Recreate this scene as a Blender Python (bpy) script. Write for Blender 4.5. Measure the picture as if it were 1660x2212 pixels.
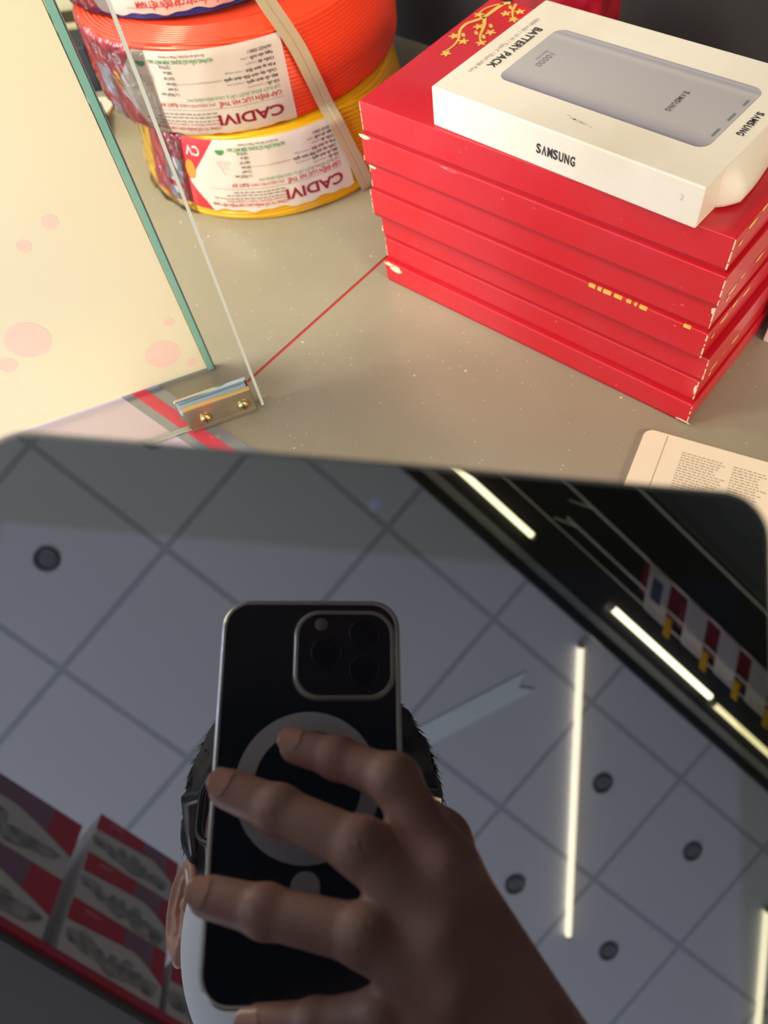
import bpy, bmesh, math, random
import numpy as np
from mathutils import Vector, Matrix
random.seed(7)
for o in list(bpy.data.objects): bpy.data.objects.remove(o, do_unlink=True)
S = bpy.context.scene
COL = S.collection

# ---------------------------------------------------------------- camera
# world: x along the display shelf, y into the shelf, z up, shelf top at z = 0
U = Vector((0.75977339, 0.49859962, -0.41730422))              # world x seen in camera axes (right, down, forward)
V = Vector((-0.639954, 0.68689181, -0.34443943))               # world -y
D = Vector((0.11490548, 0.52875142, 0.84096294))               # world -z
CAM_Z = 0.475
def cam_dir(a):
    a = Vector(a); return Vector((a.dot(U), -a.dot(V), -a.dot(D)))
def cam_pt(a):
    return cam_dir(a) + Vector((0, 0, CAM_Z))
FR = Matrix((cam_dir((1, 0, 0)), cam_dir((0, 1, 0)), cam_dir((0, 0, 1)))).transposed()   # columns right, down, forward
cd = bpy.data.cameras.new('camera'); cam = bpy.data.objects.new('camera', cd); COL.objects.link(cam)
M = Matrix((cam_dir((1, 0, 0)), -cam_dir((0, 1, 0)), -cam_dir((0, 0, 1)))).transposed().to_4x4()
M.translation = (0, 0, CAM_Z); cam.matrix_world = M
cd.sensor_fit = 'VERTICAL'; cd.sensor_height = 24; cd.lens = 24 * 1660 / 2212
cd.clip_start = 0.0005; cd.clip_end = 60
cd.dof.use_dof = True; cd.dof.focus_distance = 0.46; cd.dof.aperture_fstop = cd.lens / 1000 / 0.0034
S.camera = cam

# ---------------------------------------------------------------- world, lamps, exposure
W = bpy.data.worlds.new('world'); S.world = W; W.use_nodes = True
bg = W.node_tree.nodes['Background']; bg.inputs[0].default_value = (0.86, 0.92, 1.0, 1); bg.inputs[1].default_value = 1.22
S.view_settings.view_transform = 'Standard'; S.view_settings.look = 'None'
S.view_settings.gamma = 1; S.view_settings.use_curve_mapping = False; S.view_settings.exposure = 0.0
def area(name, loc, size, power, color, target):
    l = bpy.data.lights.new(name, 'AREA'); l.shape = 'RECTANGLE'; l.size, l.size_y = size; l.energy = power; l.color = color
    o = bpy.data.objects.new(name, l); COL.objects.link(o); o.location = loc
    o.rotation_euler = (Vector(target) - Vector(loc)).to_track_quat('-Z', 'Y').to_euler(); return o
area('ceiling_fill_light', (1.5, -5.5, 0.6), (5.0, 1.6), 430, (0.93, 0.96, 1.0), (1.3, -0.6, 3.1))  # added unseen uplight that brightens the ceiling
area('side_daylight', (-2.4, -1.3, 1.0), (1.0, 1.0), 42, (0.74, 0.87, 1.0), (0.05, -0.10, 0.50))
area('counter_lamp', (1.75, 0.00, 1.00), (0.5, 0.35), 26, (1.0, 0.74, 0.40), (-0.05, 0.15, 0.2))
area('warm_shelf_fill', (-0.95, -0.20, 1.20), (0.6, 0.3), 19, (1.0, 0.86, 0.58), (-0.35, 0.22, 0))  # added warm fill, hanging free in front of the shelf

# ---------------------------------------------------------------- materials
def srgb(r, g, b):
    f = lambda c: (c / 255 / 12.92) if c <= 10.3 else ((c / 255 + 0.055) / 1.055) ** 2.4
    return (f(r), f(g), f(b), 1)
MATS = {}
def mat(name, col, rough=0.5, metal=0.0, ior=1.5, noise=None, bump=None, trans=0.0, coat=0.0, emit=None, alpha=1.0, tint=None):
    if name in MATS: return MATS[name]
    m = bpy.data.materials.new(name); m.use_nodes = True; nt = m.node_tree; b = nt.nodes['Principled BSDF']
    b.inputs['Base Color'].default_value = col; b.inputs['Roughness'].default_value = rough; b.inputs['Metallic'].default_value = metal
    b.inputs['IOR'].default_value = ior; b.inputs['Transmission Weight'].default_value = trans; b.inputs['Coat Weight'].default_value = coat
    b.inputs['Coat Roughness'].default_value = 0.08; b.inputs['Alpha'].default_value = alpha
    if tint: b.inputs['Specular Tint'].default_value = tint
    if emit: b.inputs['Emission Color'].default_value = emit[0]; b.inputs['Emission Strength'].default_value = emit[1]
    tc = nt.nodes.new('ShaderNodeTexCoord')
    if noise:            # (second colour, scale, low, high)
        c2, sc, lo, hi = noise
        n = nt.nodes.new('ShaderNodeTexNoise'); n.inputs['Scale'].default_value = sc; n.inputs['Detail'].default_value = 6
        nt.links.new(tc.outputs['Object'], n.inputs['Vector'])
        r = nt.nodes.new('ShaderNodeValToRGB'); r.color_ramp.elements[0].position = lo; r.color_ramp.elements[1].position = hi
        r.color_ramp.elements[0].color = col; r.color_ramp.elements[1].color = c2
        nt.links.new(n.outputs['Fac'], r.inputs[0]); nt.links.new(r.outputs[0], b.inputs['Base Color'])
    if bump:
        sc, st, di = bump
        n = nt.nodes.new('ShaderNodeTexNoise'); n.inputs['Scale'].default_value = sc; n.inputs['Detail'].default_value = 4
        nt.links.new(tc.outputs['Object'], n.inputs['Vector'])
        bp = nt.nodes.new('ShaderNodeBump'); bp.inputs['Strength'].default_value = st; bp.inputs['Distance'].default_value = di
        nt.links.new(n.outputs['Fac'], bp.inputs['Height']); nt.links.new(bp.outputs[0], b.inputs['Normal'])
    MATS[name] = m; return m

# ---------------------------------------------------------------- mesh builder
class MB:
    def __init__(s): s.v = []; s.f = []; s.m = []; s.sm = []
    def add(s, vs, fs, m=0, smooth=False):
        n = len(s.v); s.v += [tuple(v) for v in vs]
        for f in fs: s.f.append(tuple(i + n for i in f)); s.m.append(m); s.sm.append(smooth)
        return s
    def box(s, a, b, m=0, xf=None):
        x0, y0, z0 = a; x1, y1, z1 = b
        vs = [(x0, y0, z0), (x1, y0, z0), (x1, y1, z0), (x0, y1, z0), (x0, y0, z1), (x1, y0, z1), (x1, y1, z1), (x0, y1, z1)]
        if xf: vs = [xf(Vector(v)) for v in vs]
        return s.add(vs, [(3, 2, 1, 0), (4, 5, 6, 7), (0, 1, 5, 4), (1, 2, 6, 5), (2, 3, 7, 6), (3, 0, 4, 7)], m)
    def rbox(s, a, b, r=0.001, seg=2, m=0, xf=None):
        bm = bmesh.new(); bmesh.ops.create_cube(bm, size=1)
        for v in bm.verts:
            v.co = Vector([(a[i] + b[i]) / 2 + v.co[i] * (b[i] - a[i]) for i in range(3)])
        bmesh.ops.bevel(bm, geom=bm.edges[:], offset=r, segments=seg, profile=0.5, affect='EDGES')
        vs = [v.co.copy() for v in bm.verts]; bm.verts.index_update()
        if xf: vs = [xf(v) for v in vs]
        fs = [[v.index for v in f.verts] for f in bm.faces]; bm.free()
        return s.add(vs, fs, m)
    def prism(s, pts, z0, z1, m=0, xf=None, msides=None):
        n = len(pts); vs = [(x, y, z0) for x, y in pts] + [(x, y, z1) for x, y in pts]
        if xf: vs = [xf(Vector(v)) for v in vs]
        s.add(vs, [tuple(range(n - 1, -1, -1)), tuple(range(n, 2 * n))], m)
        return s.add(vs, [(i, (i + 1) % n, n + (i + 1) % n, n + i) for i in range(n)], m if msides is None else msides)
    def tube(s, path, r, seg=10, m=0, cap=True):
        P = [Vector(p) for p in path]; n0 = len(s.v); rs = r if isinstance(r, (list, tuple)) else [r] * len(P)
        vs = []; up = None
        for i, p in enumerate(P):
            t = (P[min(i + 1, len(P) - 1)] - P[max(i - 1, 0)]).normalized()
            if up is None: up = t.orthogonal().normalized()
            up = (up - t * up.dot(t)).normalized(); w = t.cross(up)
            for k in range(seg):
                a = 2 * math.pi * k / seg; vs.append(p + (up * math.cos(a) + w * math.sin(a)) * rs[i])
        fs = [(i * seg + k, i * seg + (k + 1) % seg, (i + 1) * seg + (k + 1) % seg, (i + 1) * seg + k) for i in range(len(P) - 1) for k in range(seg)]
        s.add(vs, fs, m, True)
        if cap: s.add(vs, [tuple(range(seg - 1, -1, -1)), tuple(range((len(P) - 1) * seg, len(P) * seg))], m)
        return s
    def grid(s, fn, nu, nv, m=0, smooth=True, closed_u=False, closed_v=False):
        vs = [fn(i / (nu if closed_u else nu - 1), j / (nv if closed_v else nv - 1)) for i in range(nu) for j in range(nv)]
        fs = []
        for i in range(nu if closed_u else nu - 1):
            for j in range(nv if closed_v else nv - 1):
                a, b = i, (i + 1) % nu; c, d = j, (j + 1) % nv
                fs.append((a * nv + c, b * nv + c, b * nv + d, a * nv + d))
        return s.add(vs, fs, m, smooth)
    def lathe(s, prof, seg=32, m=0, xf=None, smooth=True):
        vs = [Vector((r * math.cos(2 * math.pi * k / seg), r * math.sin(2 * math.pi * k / seg), z)) for r, z in prof for k in range(seg)]
        if xf: vs = [xf(v) for v in vs]
        fs = [(i * seg + k, i * seg + (k + 1) % seg, (i + 1) * seg + (k + 1) % seg, (i + 1) * seg + k) for i in range(len(prof) - 1) for k in range(seg)]
        return s.add(vs, fs, m, smooth)
    def build(s, name, mats, parent=None, **tags):
        me = bpy.data.meshes.new(name); me.from_pydata([tuple(v) for v in s.v], [], s.f)
        if not isinstance(mats, (list, tuple)): mats = [mats]
        for x in mats: me.materials.append(x)
        me.polygons.foreach_set('material_index', s.m); me.polygons.foreach_set('use_smooth', s.sm); me.update()
        o = bpy.data.objects.new(name, me); COL.objects.link(o)
        if parent is not None:
            o.parent = parent
        for k, v in tags.items(): o[k] = v
        return o
def thing(name, label, cat, loc=(0, 0, 0), rot=None, group=None):
    o = bpy.data.objects.new(name, None); COL.objects.link(o); o.empty_display_size = 0.02
    mw = rot.to_4x4() if rot is not None else Matrix.Identity(4); mw.translation = loc; o.matrix_world = mw
    o['label'] = label; o['category'] = cat
    if group: o['group'] = group
    return o
def tag(o, label, cat, group=None):
    o['label'] = label; o['category'] = cat
    if group: o['group'] = group
    return o
def struct(mb, name, m): return mb.build(name, m, kind='structure')
def rotz(a): return Matrix.Rotation(a, 3, 'Z')
def rrect(x0, y0, x1, y1, r, seg=8):
    pts = []
    for cx, cy, a0 in ((x1 - r, y1 - r, 0), (x0 + r, y1 - r, 90), (x0 + r, y0 + r, 180), (x1 - r, y0 + r, 270)):
        for k in range(seg + 1):
            a = math.radians(a0 + 90 * k / seg); pts.append((cx + r * math.cos(a), cy + r * math.sin(a)))
    return pts
# text geometry: list of (verts2d, faces)
TX = {}
def text_geo(body, size, align='LEFT', bold=0.0, spacing=1.0):
    key = (body, size, align, bold, spacing)
    if key in TX: return TX[key]
    c = bpy.data.curves.new('t', 'FONT'); c.body = body; c.size = size; c.align_x = align; c.offset = bold; c.space_character = spacing; c.resolution_u = 3
    o = bpy.data.objects.new('t', c); COL.objects.link(o)
    bpy.context.view_layer.update()
    me = bpy.data.meshes.new_from_object(o.evaluated_get(bpy.context.evaluated_depsgraph_get()))
    r = ([(v.co.x, v.co.y) for v in me.vertices], [tuple(p.vertices) for p in me.polygons])
    bpy.data.objects.remove(o); bpy.data.curves.remove(c); bpy.data.meshes.remove(me)
    TX[key] = r; return r
def put_text(mb, body, size, fn, m=0, align='LEFT', bold=0.0, width=None, spacing=1.0):
    vs, fs = text_geo(body, size, align, bold, spacing)
    if not vs: return
    k = 1.0
    if width:
        xs = [v[0] for v in vs]; k = width / max(1e-6, max(xs) - min(xs))
    P = [Vector(fn(x * k, y)) for x, y in vs]
    mb.add(P, fs, m)
# ---------------------------------------------------------------- surface nets for organic shapes
def surface_nets(F, origin, h):
    nx, ny, nz = F.shape; neg = F < 0
    corners = [(i, j, k) for i in (0, 1) for j in (0, 1) for k in (0, 1)]
    c = np.stack([neg[i:nx - 1 + i, j:ny - 1 + j, k:nz - 1 + k] for i, j, k in corners])
    act = c.any(0) & ~c.all(0)
    idx = -np.ones(act.shape, int); A = np.argwhere(act); idx[act] = np.arange(len(A))
    pos = np.zeros((len(A), 3)); cnt = np.zeros(len(A))
    for a in corners:
        for ax in range(3):
            if a[ax] == 0:
                b = list(a); b[ax] = 1
                fa = F[A[:, 0] + a[0], A[:, 1] + a[1], A[:, 2] + a[2]]; fb = F[A[:, 0] + b[0], A[:, 1] + b[1], A[:, 2] + b[2]]
                s = (fa < 0) != (fb < 0); t = np.where(s, fa / np.where(fa == fb, 1, fa - fb), 0)
                p = np.repeat(np.array(a, float)[None], len(A), 0); p[:, ax] = t
                pos[s] += p[s]; cnt[s] += 1
    V3 = (A + pos / cnt[:, None]) * h + origin
    faces = []
    for ax in range(3):
        o1, o2 = (ax + 1) % 3, (ax + 2) % 3
        sl0 = [slice(1, -1)] * 3; sl0[ax] = slice(0, -1); sl1 = list(sl0); sl1[ax] = slice(1, None)
        n0 = neg[tuple(sl0)]; n1 = neg[tuple(sl1)]; E = np.argwhere(n0 != n1)
        base = E.copy(); base[:, o1] += 1; base[:, o2] += 1
        flip = n0[E[:, 0], E[:, 1], E[:, 2]]
        def g(d1, d2):
            q = base.copy(); q[:, o1] -= d1; q[:, o2] -= d2; return idx[q[:, 0], q[:, 1], q[:, 2]]
        Q = np.stack([g(1, 1), g(0, 1), g(0, 0), g(1, 0)], 1)
        Q[~flip] = Q[~flip][:, ::-1]; faces.append(Q)
    Q = np.concatenate(faces); Q = Q[(Q >= 0).all(1)]
    return V3, Q
def caps(P, a, b, ra, rb):
    a = np.array(a, float); b = np.array(b, float); ba = b - a
    t = np.clip(((P - a) @ ba) / (ba @ ba), 0, 1)
    return np.linalg.norm(P - a - t[..., None] * ba, axis=-1) - (ra + (rb - ra) * t)
def ell(P, c, r, R=None):
    q = P - np.array(c, float)
    if R is not None: q = q @ R
    r = np.array(r, float); k0 = np.linalg.norm(q / r, axis=-1); k1 = np.linalg.norm(q / (r * r), axis=-1)
    return k0 * (k0 - 1) / np.maximum(k1, 1e-9)
def smin(a, b, k):
    h = np.clip(0.5 + 0.5 * (b - a) / k, 0, 1); return b + (a - b) * h - k * h * (1 - h)
def grid_pts(lo, hi, h):
    ax = [np.arange(lo[i], hi[i] + h, h) for i in range(3)]
    return np.stack(np.meshgrid(*ax, indexing='ij'), -1)
def organic(mb, sdf, lo, hi, h, m=0, xf=None):
    P = grid_pts(lo, hi, h); F = sdf(P); Vv, Q = surface_nets(F, np.array(lo, float), h)
    vs = [xf(Vector(v)) for v in Vv] if xf else Vv
    return mb.add(vs, [tuple(int(i) for i in q) for q in Q], m, True)

# ================================================================ STRUCTURE
FLOOR_Z = -0.97; CEIL_Z = 3.10
m_floor = mat('floor_tile', srgb(205, 203, 198), 0.25, noise=(srgb(190, 188, 184), 3, 0.4, 0.7))
struct(MB().box((-6, -7, FLOOR_Z - 0.1), (8, 1.2, FLOOR_Z)), 'floor', m_floor)
# ceiling of 600 mm tiles in a slim darker grid
def ceil_mat():
    m = bpy.data.materials.new('ceiling_tiles'); m.use_nodes = True; nt = m.node_tree; b = nt.nodes['Principled BSDF']
    b.inputs['Roughness'].default_value = 0.8
    tc = nt.nodes.new('ShaderNodeTexCoord'); sp = nt.nodes.new('ShaderNodeSeparateXYZ'); nt.links.new(tc.outputs['Object'], sp.inputs[0])
    def line(out, off):
        a = nt.nodes.new('ShaderNodeMath'); a.operation = 'ADD'; a.inputs[1].default_value = off + 60; nt.links.new(out, a.inputs[0])
        w = nt.nodes.new('ShaderNodeMath'); w.operation = 'PINGPONG'; w.inputs[1].default_value = 0.3; nt.links.new(a.outputs[0], w.inputs[0])
        g = nt.nodes.new('ShaderNodeMath'); g.operation = 'LESS_THAN'; g.inputs[1].default_value = 0.0125; nt.links.new(w.outputs[0], g.inputs[0]); return g.outputs[0]
    mx = nt.nodes.new('ShaderNodeMath'); mx.operation = 'MAXIMUM'
    nt.links.new(line(sp.outputs[0], 0.533), mx.inputs[0]); nt.links.new(line(sp.outputs[1], 0.597), mx.inputs[1])
    mc = nt.nodes.new('ShaderNodeMix'); mc.data_type = 'RGBA'; mc.inputs[6].default_value = srgb(218, 218, 226); mc.inputs[7].default_value = srgb(180, 184, 192)
    nt.links.new(mx.outputs[0], mc.inputs[0]); nt.links.new(mc.outputs[2], b.inputs['Base Color']); return m
struct(MB().box((-3, -4, CEIL_Z), (7, 1.2, CEIL_Z + 0.1)), 'ceiling', ceil_mat())
m_dark = mat('dark_laminate', srgb(56, 58, 62), 0.45, noise=(srgb(66, 66, 68), 2, 0.3, 0.8))
struct(MB().box((-6, 1.0, FLOOR_Z), (8, 1.2, CEIL_Z)), 'wall_back', mat('back_wall_paint', srgb(190, 188, 182), 0.8))

# ---------------------------------------------------------------- display unit with canopy
def shelf_mat():
    m = mat('dusty_grey_shelf', srgb(156, 150, 130), 0.30, noise=(srgb(145, 139, 120), 9, 0.35, 0.75), ior=1.5)
    nt = m.node_tree; b = nt.nodes['Principled BSDF']
    tc = [n for n in nt.nodes if n.type == 'TEX_COORD'][0]
    src = b.inputs['Base Color'].links[0].from_socket
    prev = src
    for sc, th, seed in ((210, 0.13, 0), (95, 0.085, 3.3)):
        mp = nt.nodes.new('ShaderNodeMapping'); mp.inputs['Location'].default_value = (seed, seed, 0); nt.links.new(tc.outputs['Object'], mp.inputs[0])
        v = nt.nodes.new('ShaderNodeTexVoronoi'); v.inputs['Scale'].default_value = sc; nt.links.new(mp.outputs[0], v.inputs['Vector'])
        l = nt.nodes.new('ShaderNodeMath'); l.operation = 'LESS_THAN'; l.inputs[1].default_value = th; nt.links.new(v.outputs['Distance'], l.inputs[0])
        # only some cells carry a speck
        sv = nt.nodes.new('ShaderNodeSeparateColor'); nt.links.new(v.outputs['Color'], sv.inputs[0])
        g = nt.nodes.new('ShaderNodeMath'); g.operation = 'GREATER_THAN'; g.inputs[1].default_value = 0.84 if sc > 100 else 0.90; nt.links.new(sv.outputs[0], g.inputs[0])
        mu = nt.nodes.new('ShaderNodeMath'); mu.operation = 'MULTIPLY'; nt.links.new(l.outputs[0], mu.inputs[0]); nt.links.new(g.outputs[0], mu.inputs[1])
        mx = nt.nodes.new('ShaderNodeMix'); mx.data_type = 'RGBA'; mx.inputs[7].default_value = srgb(235, 230, 210) if sc < 100 else srgb(200, 194, 172)
        nt.links.new(mu.outputs[0], mx.inputs[0]); nt.links.new(prev, mx.inputs[6]); prev = mx.outputs[2]
    nt.links.new(prev, b.inputs['Base Color']); return m
unit = thing('display_unit', 'tall dark shop display unit whose dusty grey shelf carries the red boxes and cable coils', 'shelf unit', (0, 0, FLOOR_Z))
def up(mb): mb.v = [(x, y, z - FLOOR_Z) for x, y, z in mb.v]; return mb
ms = shelf_mat()
up(MB().box((-0.4125, 0.178, -0.018), (1.6, 0.72, 0))).build('shelf_board', ms, unit)
up(MB().box((-1.6, 0.178, -0.018), (-0.4155, 0.72, 0))).build('shelf_board', ms, unit)
up(MB().box((-0.4149, 0.178, -0.018), (-0.4125, 0.72, -0.0002))).build('seam_strip', mat('red_plastic', srgb(178, 34, 40), 0.4), unit, label='dark red strip in the seam between the two shelf boards')
up(MB().box((-1.05, 0.168, -0.03), (1.6, 0.178, 0.0004)).box((-1.05, 0.150, -0.03), (1.6, 0.1575, 0.0002))).build('edge_trim', mat('edge_metal', srgb(165, 170, 178), 0.25, 0.6), unit, label='grey metal edge trim')
up(MB().box((-1.05, 0.1575, -0.03), (1.6, 0.168, 0.0006))).build('edge_stripe', mat('edge_red', srgb(225, 70, 90), 0.3, coat=0.5), unit, label='pinkish red edge stripe')
up(MB().box((-1.05, 0.03, -0.12), (1.6, 0.150, -0.0006))).build('front_ledge', mat('white_ledge', srgb(218, 202, 212), 0.15, coat=0.6), unit, label='glossy white front ledge')
up(MB().box((-1.05, 0.06, FLOOR_Z), (1.6, 0.72, -0.13))).build('base_cabinet', m_dark, unit)
up(MB().box((-0.98, 0.72, FLOOR_Z), (4.6, 0.74, 2.76))).build('back_panel', m_dark, unit)
up(MB().box((-0.98, 0.43, 0.72), (1.6, 0.72, 0.74))).build('unseen_shade_board', m_dark, unit)  # unseen board added to shade the back of the shelf
up(MB().box((-0.98, 0.205, 2.70), (4.6, 0.72, 2.76))).build('canopy', mat('canopy_dark', srgb(34, 34, 34), 0.35), unit)
up(MB().box((-0.98, 0.195, 2.68), (4.6, 0.205, 2.78))).build('canopy_lip', mat('lip_dark', srgb(46, 50, 46), 0.3), unit)
up(MB().box((-0.98, 0.233, 2.692), (4.6, 0.262, 2.70))).build('canopy_lit_band', mat('canopy_lit_band', srgb(150, 152, 150), 0.3, 0.2), unit)  # pale grey band: tube light on the dark canopy, painted as colour
cm = mat('pale_strip', srgb(240, 232, 215), 0.3, 0.0)
for y0, w in ((0.537, 0.007), (0.700, 0.008), (0.405, 0.004)):
    up(MB().box((-0.98, y0, 2.694), (4.6, y0 + w, 2.70))).build('metal_strip', cm, unit)
# upper glass shelf with goods
gl = mat('clear_glass', (0.93, 0.98, 0.96, 1), 0.0, trans=1.0, ior=1.45)

# tubes under the canopy
m_tube = mat('warm_tube_light', (0.9, 0.85, 0.6, 1), 0.4, emit=((1.0, 0.90, 0.56, 1), 15))
m_tube2 = mat('yellow_tube_light', (0.9, 0.85, 0.6, 1), 0.4, emit=((1.0, 0.86, 0.42, 1), 7))
m_tube3 = mat('cream_tube_light', (0.9, 0.85, 0.7, 1), 0.4, emit=((1.0, 0.86, 0.58, 1), 7.5))
m_cap = mat('tube_cap', srgb(190, 180, 150), 0.4)
def tube_light(name, label, a, b, r, m, group):
    a = Vector(a); b = Vector(b); c = (a + b) / 2; d = (b - a).normalized()
    t = thing(name, label, 'lamp', c, group=group)
    mb = MB().tube([a - c + d * 0.012, b - c - d * 0.012], r, 14); mb.build('light_tube', m, t)
    MB().tube([a - c, a - c + d * 0.012], r * 1.05, 14).build('end_cap', m_cap, t)
    MB().tube([b - c - d * 0.012, b - c], r * 1.05, 14).build('end_cap', m_cap, t)
    return t
kz = (2.672 - 0.33) / (3.1 - 0.33)
def cz(x, y, z=2.672):      # ceiling-level bearing brought down to the canopy level
    k = (z - 0.33) / (3.1 - 0.33); return (-0.045 + (x + 0.045) * k, 0.07 + (y - 0.07) * k, z)
ya = cz(0, 0.365)[1]
xa = cz(1.168, 0)[0]; tube_light('tube_lamp', 'bright yellow tube lamp under the canopy reflected near the tablet top edge', (xa - 0.6, ya, 2.672), (xa, ya, 2.672), 0.011, m_tube, 'tube lamps under the canopy')
xb0, xb1 = cz(1.641, 0)[0], cz(2.327, 0)[0]; tube_light('tube_lamp', 'bright warm tube lamp under the canopy in front of the hanging white cards', (xb0, ya, 2.672), (xb1, ya, 2.672), 0.012, m_tube, 'tube lamps under the canopy')
xc0 = cz(2.285, 0)[0]; tube_light('tube_lamp', 'dimmer yellow tube lamp continuing the canopy row at the right picture edge', (xb1 + 0.012, ya - 0.012, 2.672), (xb1 + 0.612, ya - 0.012, 2.672), 0.011, m_tube2, 'tube lamps under the canopy')
# slanting tubes on the ceiling
tube_light('tube_lamp', 'long cream tube lamp crossing the ceiling tiles at a slant right of the phone', (1.638, 0.159, 3.084), (2.553, -0.874, 3.084), 0.0145, m_tube3, 'slanting tube lamps on the ceiling')
tube_light('tube_lamp', 'cream tube lamp seen in the lower right rim of the tablet reflection', (3.30, -0.20, 3.084), (4.22, -1.22, 3.084), 0.0145, m_tube3, 'slanting tube lamps on the ceiling')

# ceiling downlights, off
m_rim = mat('downlight_rim', srgb(95, 95, 100), 0.4, 0.3); m_lens = mat('downlight_lens', srgb(120, 122, 128), 0.3)
first = None
spots = [(-0.233, -0.895, 'switched-off downlight in the tile left of the phone reflection'), (-0.233, -0.30, 'switched-off downlight at the tablet top edge in the reflection'),
         (2.17, -0.24, 'switched-off downlight just right of the slanting tube lamp'), (2.77, -0.22, 'switched-off downlight nearest the right picture edge'),
         (2.78, -0.82, 'switched-off downlight lowest in the reflected ceiling, by the wrist'), (2.17, -0.83, 'faint switched-off downlight beside the index knuckle')]
for x, y, lab in spots:
    t = thing('downlight', lab, 'downlight', (x, y, CEIL_Z), group='recessed ceiling downlights')
    MB().lathe([(0.047, 0.0), (0.047, -0.006), (0.034, -0.006), (0.029, -0.001)], 28).build('trim_ring', m_rim, t)
    MB().lathe([(0.030, -0.0015), (0.014, -0.0030), (0.0, -0.0035)], 28).build('diffuser', m_lens, t)

# pale ribbon streamer on the ceiling
rib = MB(); a = Vector((1.30, -0.72, 3.094)); d1 = Vector((0.19, 0.43, 0)); d1n = d1.normalized(); n1 = Vector((d1n.y, -d1n.x, 0))
L1 = 0.68; w1 = 0.047; path = [(0, -w1), (L1, -w1), (L1 - 0.055, 0), (L1, w1), (0, w1)]
P0 = [a + d1n * s + n1 * t for s, t in path]
rib.add([p for p in P0] + [p + Vector((0, 0, 0.004)) for p in P0], [(0, 1, 2, 3, 4)[::-1], (5, 6, 7, 8, 9)] + [(i, (i + 1) % 5, 5 + (i + 1) % 5, 5 + i) for i in range(5)])
tag(rib.build('ribbon_streamer', mat('pale_ribbon', srgb(240, 252, 255), 0.5, emit=None)), 'pale blue-white ribbon with a notched end stuck flat on the ceiling', 'ribbon')

# packs leaning on a sloping rack under the canopy
m_card = mat('white_card', srgb(236, 230, 232), 0.5); m_rpk = mat('red_pack', srgb(170, 24, 38), 0.4); m_yel = mat('yellow_pack', srgb(235, 200, 40), 0.45); m_bl = mat('blue_print', srgb(95, 105, 130), 0.5)
def translucent(name, col, glow):
    m = bpy.data.materials.new(name); m.use_nodes = True; nt = m.node_tree; b = nt.nodes['Principled BSDF']; b.inputs['Base Color'].default_value = col; b.inputs['Roughness'].default_value = 0.5
    t = nt.nodes.new('ShaderNodeBsdfTranslucent'); t.inputs[0].default_value = col; x = nt.nodes.new('ShaderNodeMixShader'); x.inputs[0].default_value = glow
    nt.links.new(b.outputs[0], x.inputs[1]); nt.links.new(t.outputs[0], x.inputs[2]); nt.links.new(x.outputs[0], nt.nodes['Material Output'].inputs[0]); return m
m_card = translucent('white_card', srgb(246, 240, 240), 0.6); m_rpk = translucent('red_pack', srgb(150, 34, 40), 0.4); m_yel = translucent('yellow_pack', srgb(240, 205, 40), 0.5); m_bl = translucent('blue_print', srgb(95, 105, 130), 0.4)
for y_ in (0.42, 0.50): up(MB().box((0.95, y_, 2.503), (3.2, y_ + 0.006, 2.509))).build('hanging_rail', cm, unit)
for x_ in (1.0, 3.1):
    for y_ in (0.423, 0.503): up(MB().tube([(x_, y_, 2.508), (x_, y_, 2.70)], 0.002, 8)).build('rail_hanger', cm, unit)
labs = ['red pack with a blue-printed white card, first above the bright tube reflection', 'red pack with plain white card, second along the hanging rails', 'red pack with plain white card, third along the hanging rails', 'red pack with white card at the right picture edge, last along the rails']
for i, (cx_, lab) in enumerate(zip((1.478, 1.675, 1.853, 2.03), labs)):
    t = thing('product_pack', lab, 'package', (cx_, 0.376, 2.50), group='red packs lying on the hanging rails')
    E2 = Vector((-0.555, 0.832, 0))
    F = lambda v: Vector((v.x, 0, v.z)) + E2 * v.y
    MB().rbox((-0.110, 0.045, 0.0105), (0.066, 0.165, 0.035), 0.002, 2, 0, F).build('pack_body', m_rpk, t)
    c = MB().box((-0.105, 0.0, 0.0), (0.0, 0.150, 0.002), 0, F)
    if i == 0: c.box((-0.085, 0.045, -0.0006), (-0.035, 0.12, -0.0002), 1, F)
    c.box((-0.100, -0.004, -0.004), (-0.004, 0.006, 0.0), 0, F)
    c.build('white_card', [m_card, m_bl], t)
    MB().rbox((0.004, -0.030, 0.0), (0.036, 0.035, 0.003), 0.001, 2, 0, F).build('yellow_tag', m_yel, t)

# ================================================================ SHELF OPPOSITE, BEHIND THE PHOTOGRAPHER
osh = thing('wall_rack', 'grey overhead rack with a red front edge holding red and white cartons', 'rack', (0, -1.2, FLOOR_Z))
MB().box((-1.2, -0.5, 1.80 - FLOOR_Z), (1.6, -0.004, 1.835 - FLOOR_Z)).build('rack_board', mat('rack_grey', srgb(92, 88, 88), 0.5), osh)
MB().box((-1.2, -0.004, 1.828 - FLOOR_Z), (1.6, 0.004, 1.853 - FLOOR_Z)).build('front_edge', mat('rack_red', srgb(190, 14, 34), 0.4), osh, label='red front edge strip')
for px in (-1.18, 1.58):
    MB().box((px - 0.02, -0.5, 0), (px + 0.02, -0.46, 1.80 - FLOOR_Z)).build('post', mat('rack_grey', srgb(92, 88, 88), 0.5), osh)
m_cw = mat('carton_white', srgb(225, 218, 214), 0.5); m_cr = mat('carton_red', srgb(205, 16, 40), 0.45); m_cp = mat('carton_mauve', srgb(150, 105, 130), 0.5)
m_cg = mat('carton_picture', srgb(185, 182, 178), 0.5, noise=(srgb(120, 120, 118), 22, 0.4, 0.62)); m_cg2 = mat('carton_picture_dark', srgb(140, 142, 140), 0.5, noise=(srgb(196, 190, 182), 26, 0.4, 0.62)); m_ct = mat('carton_type', srgb(225, 120, 130), 0.5)
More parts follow.
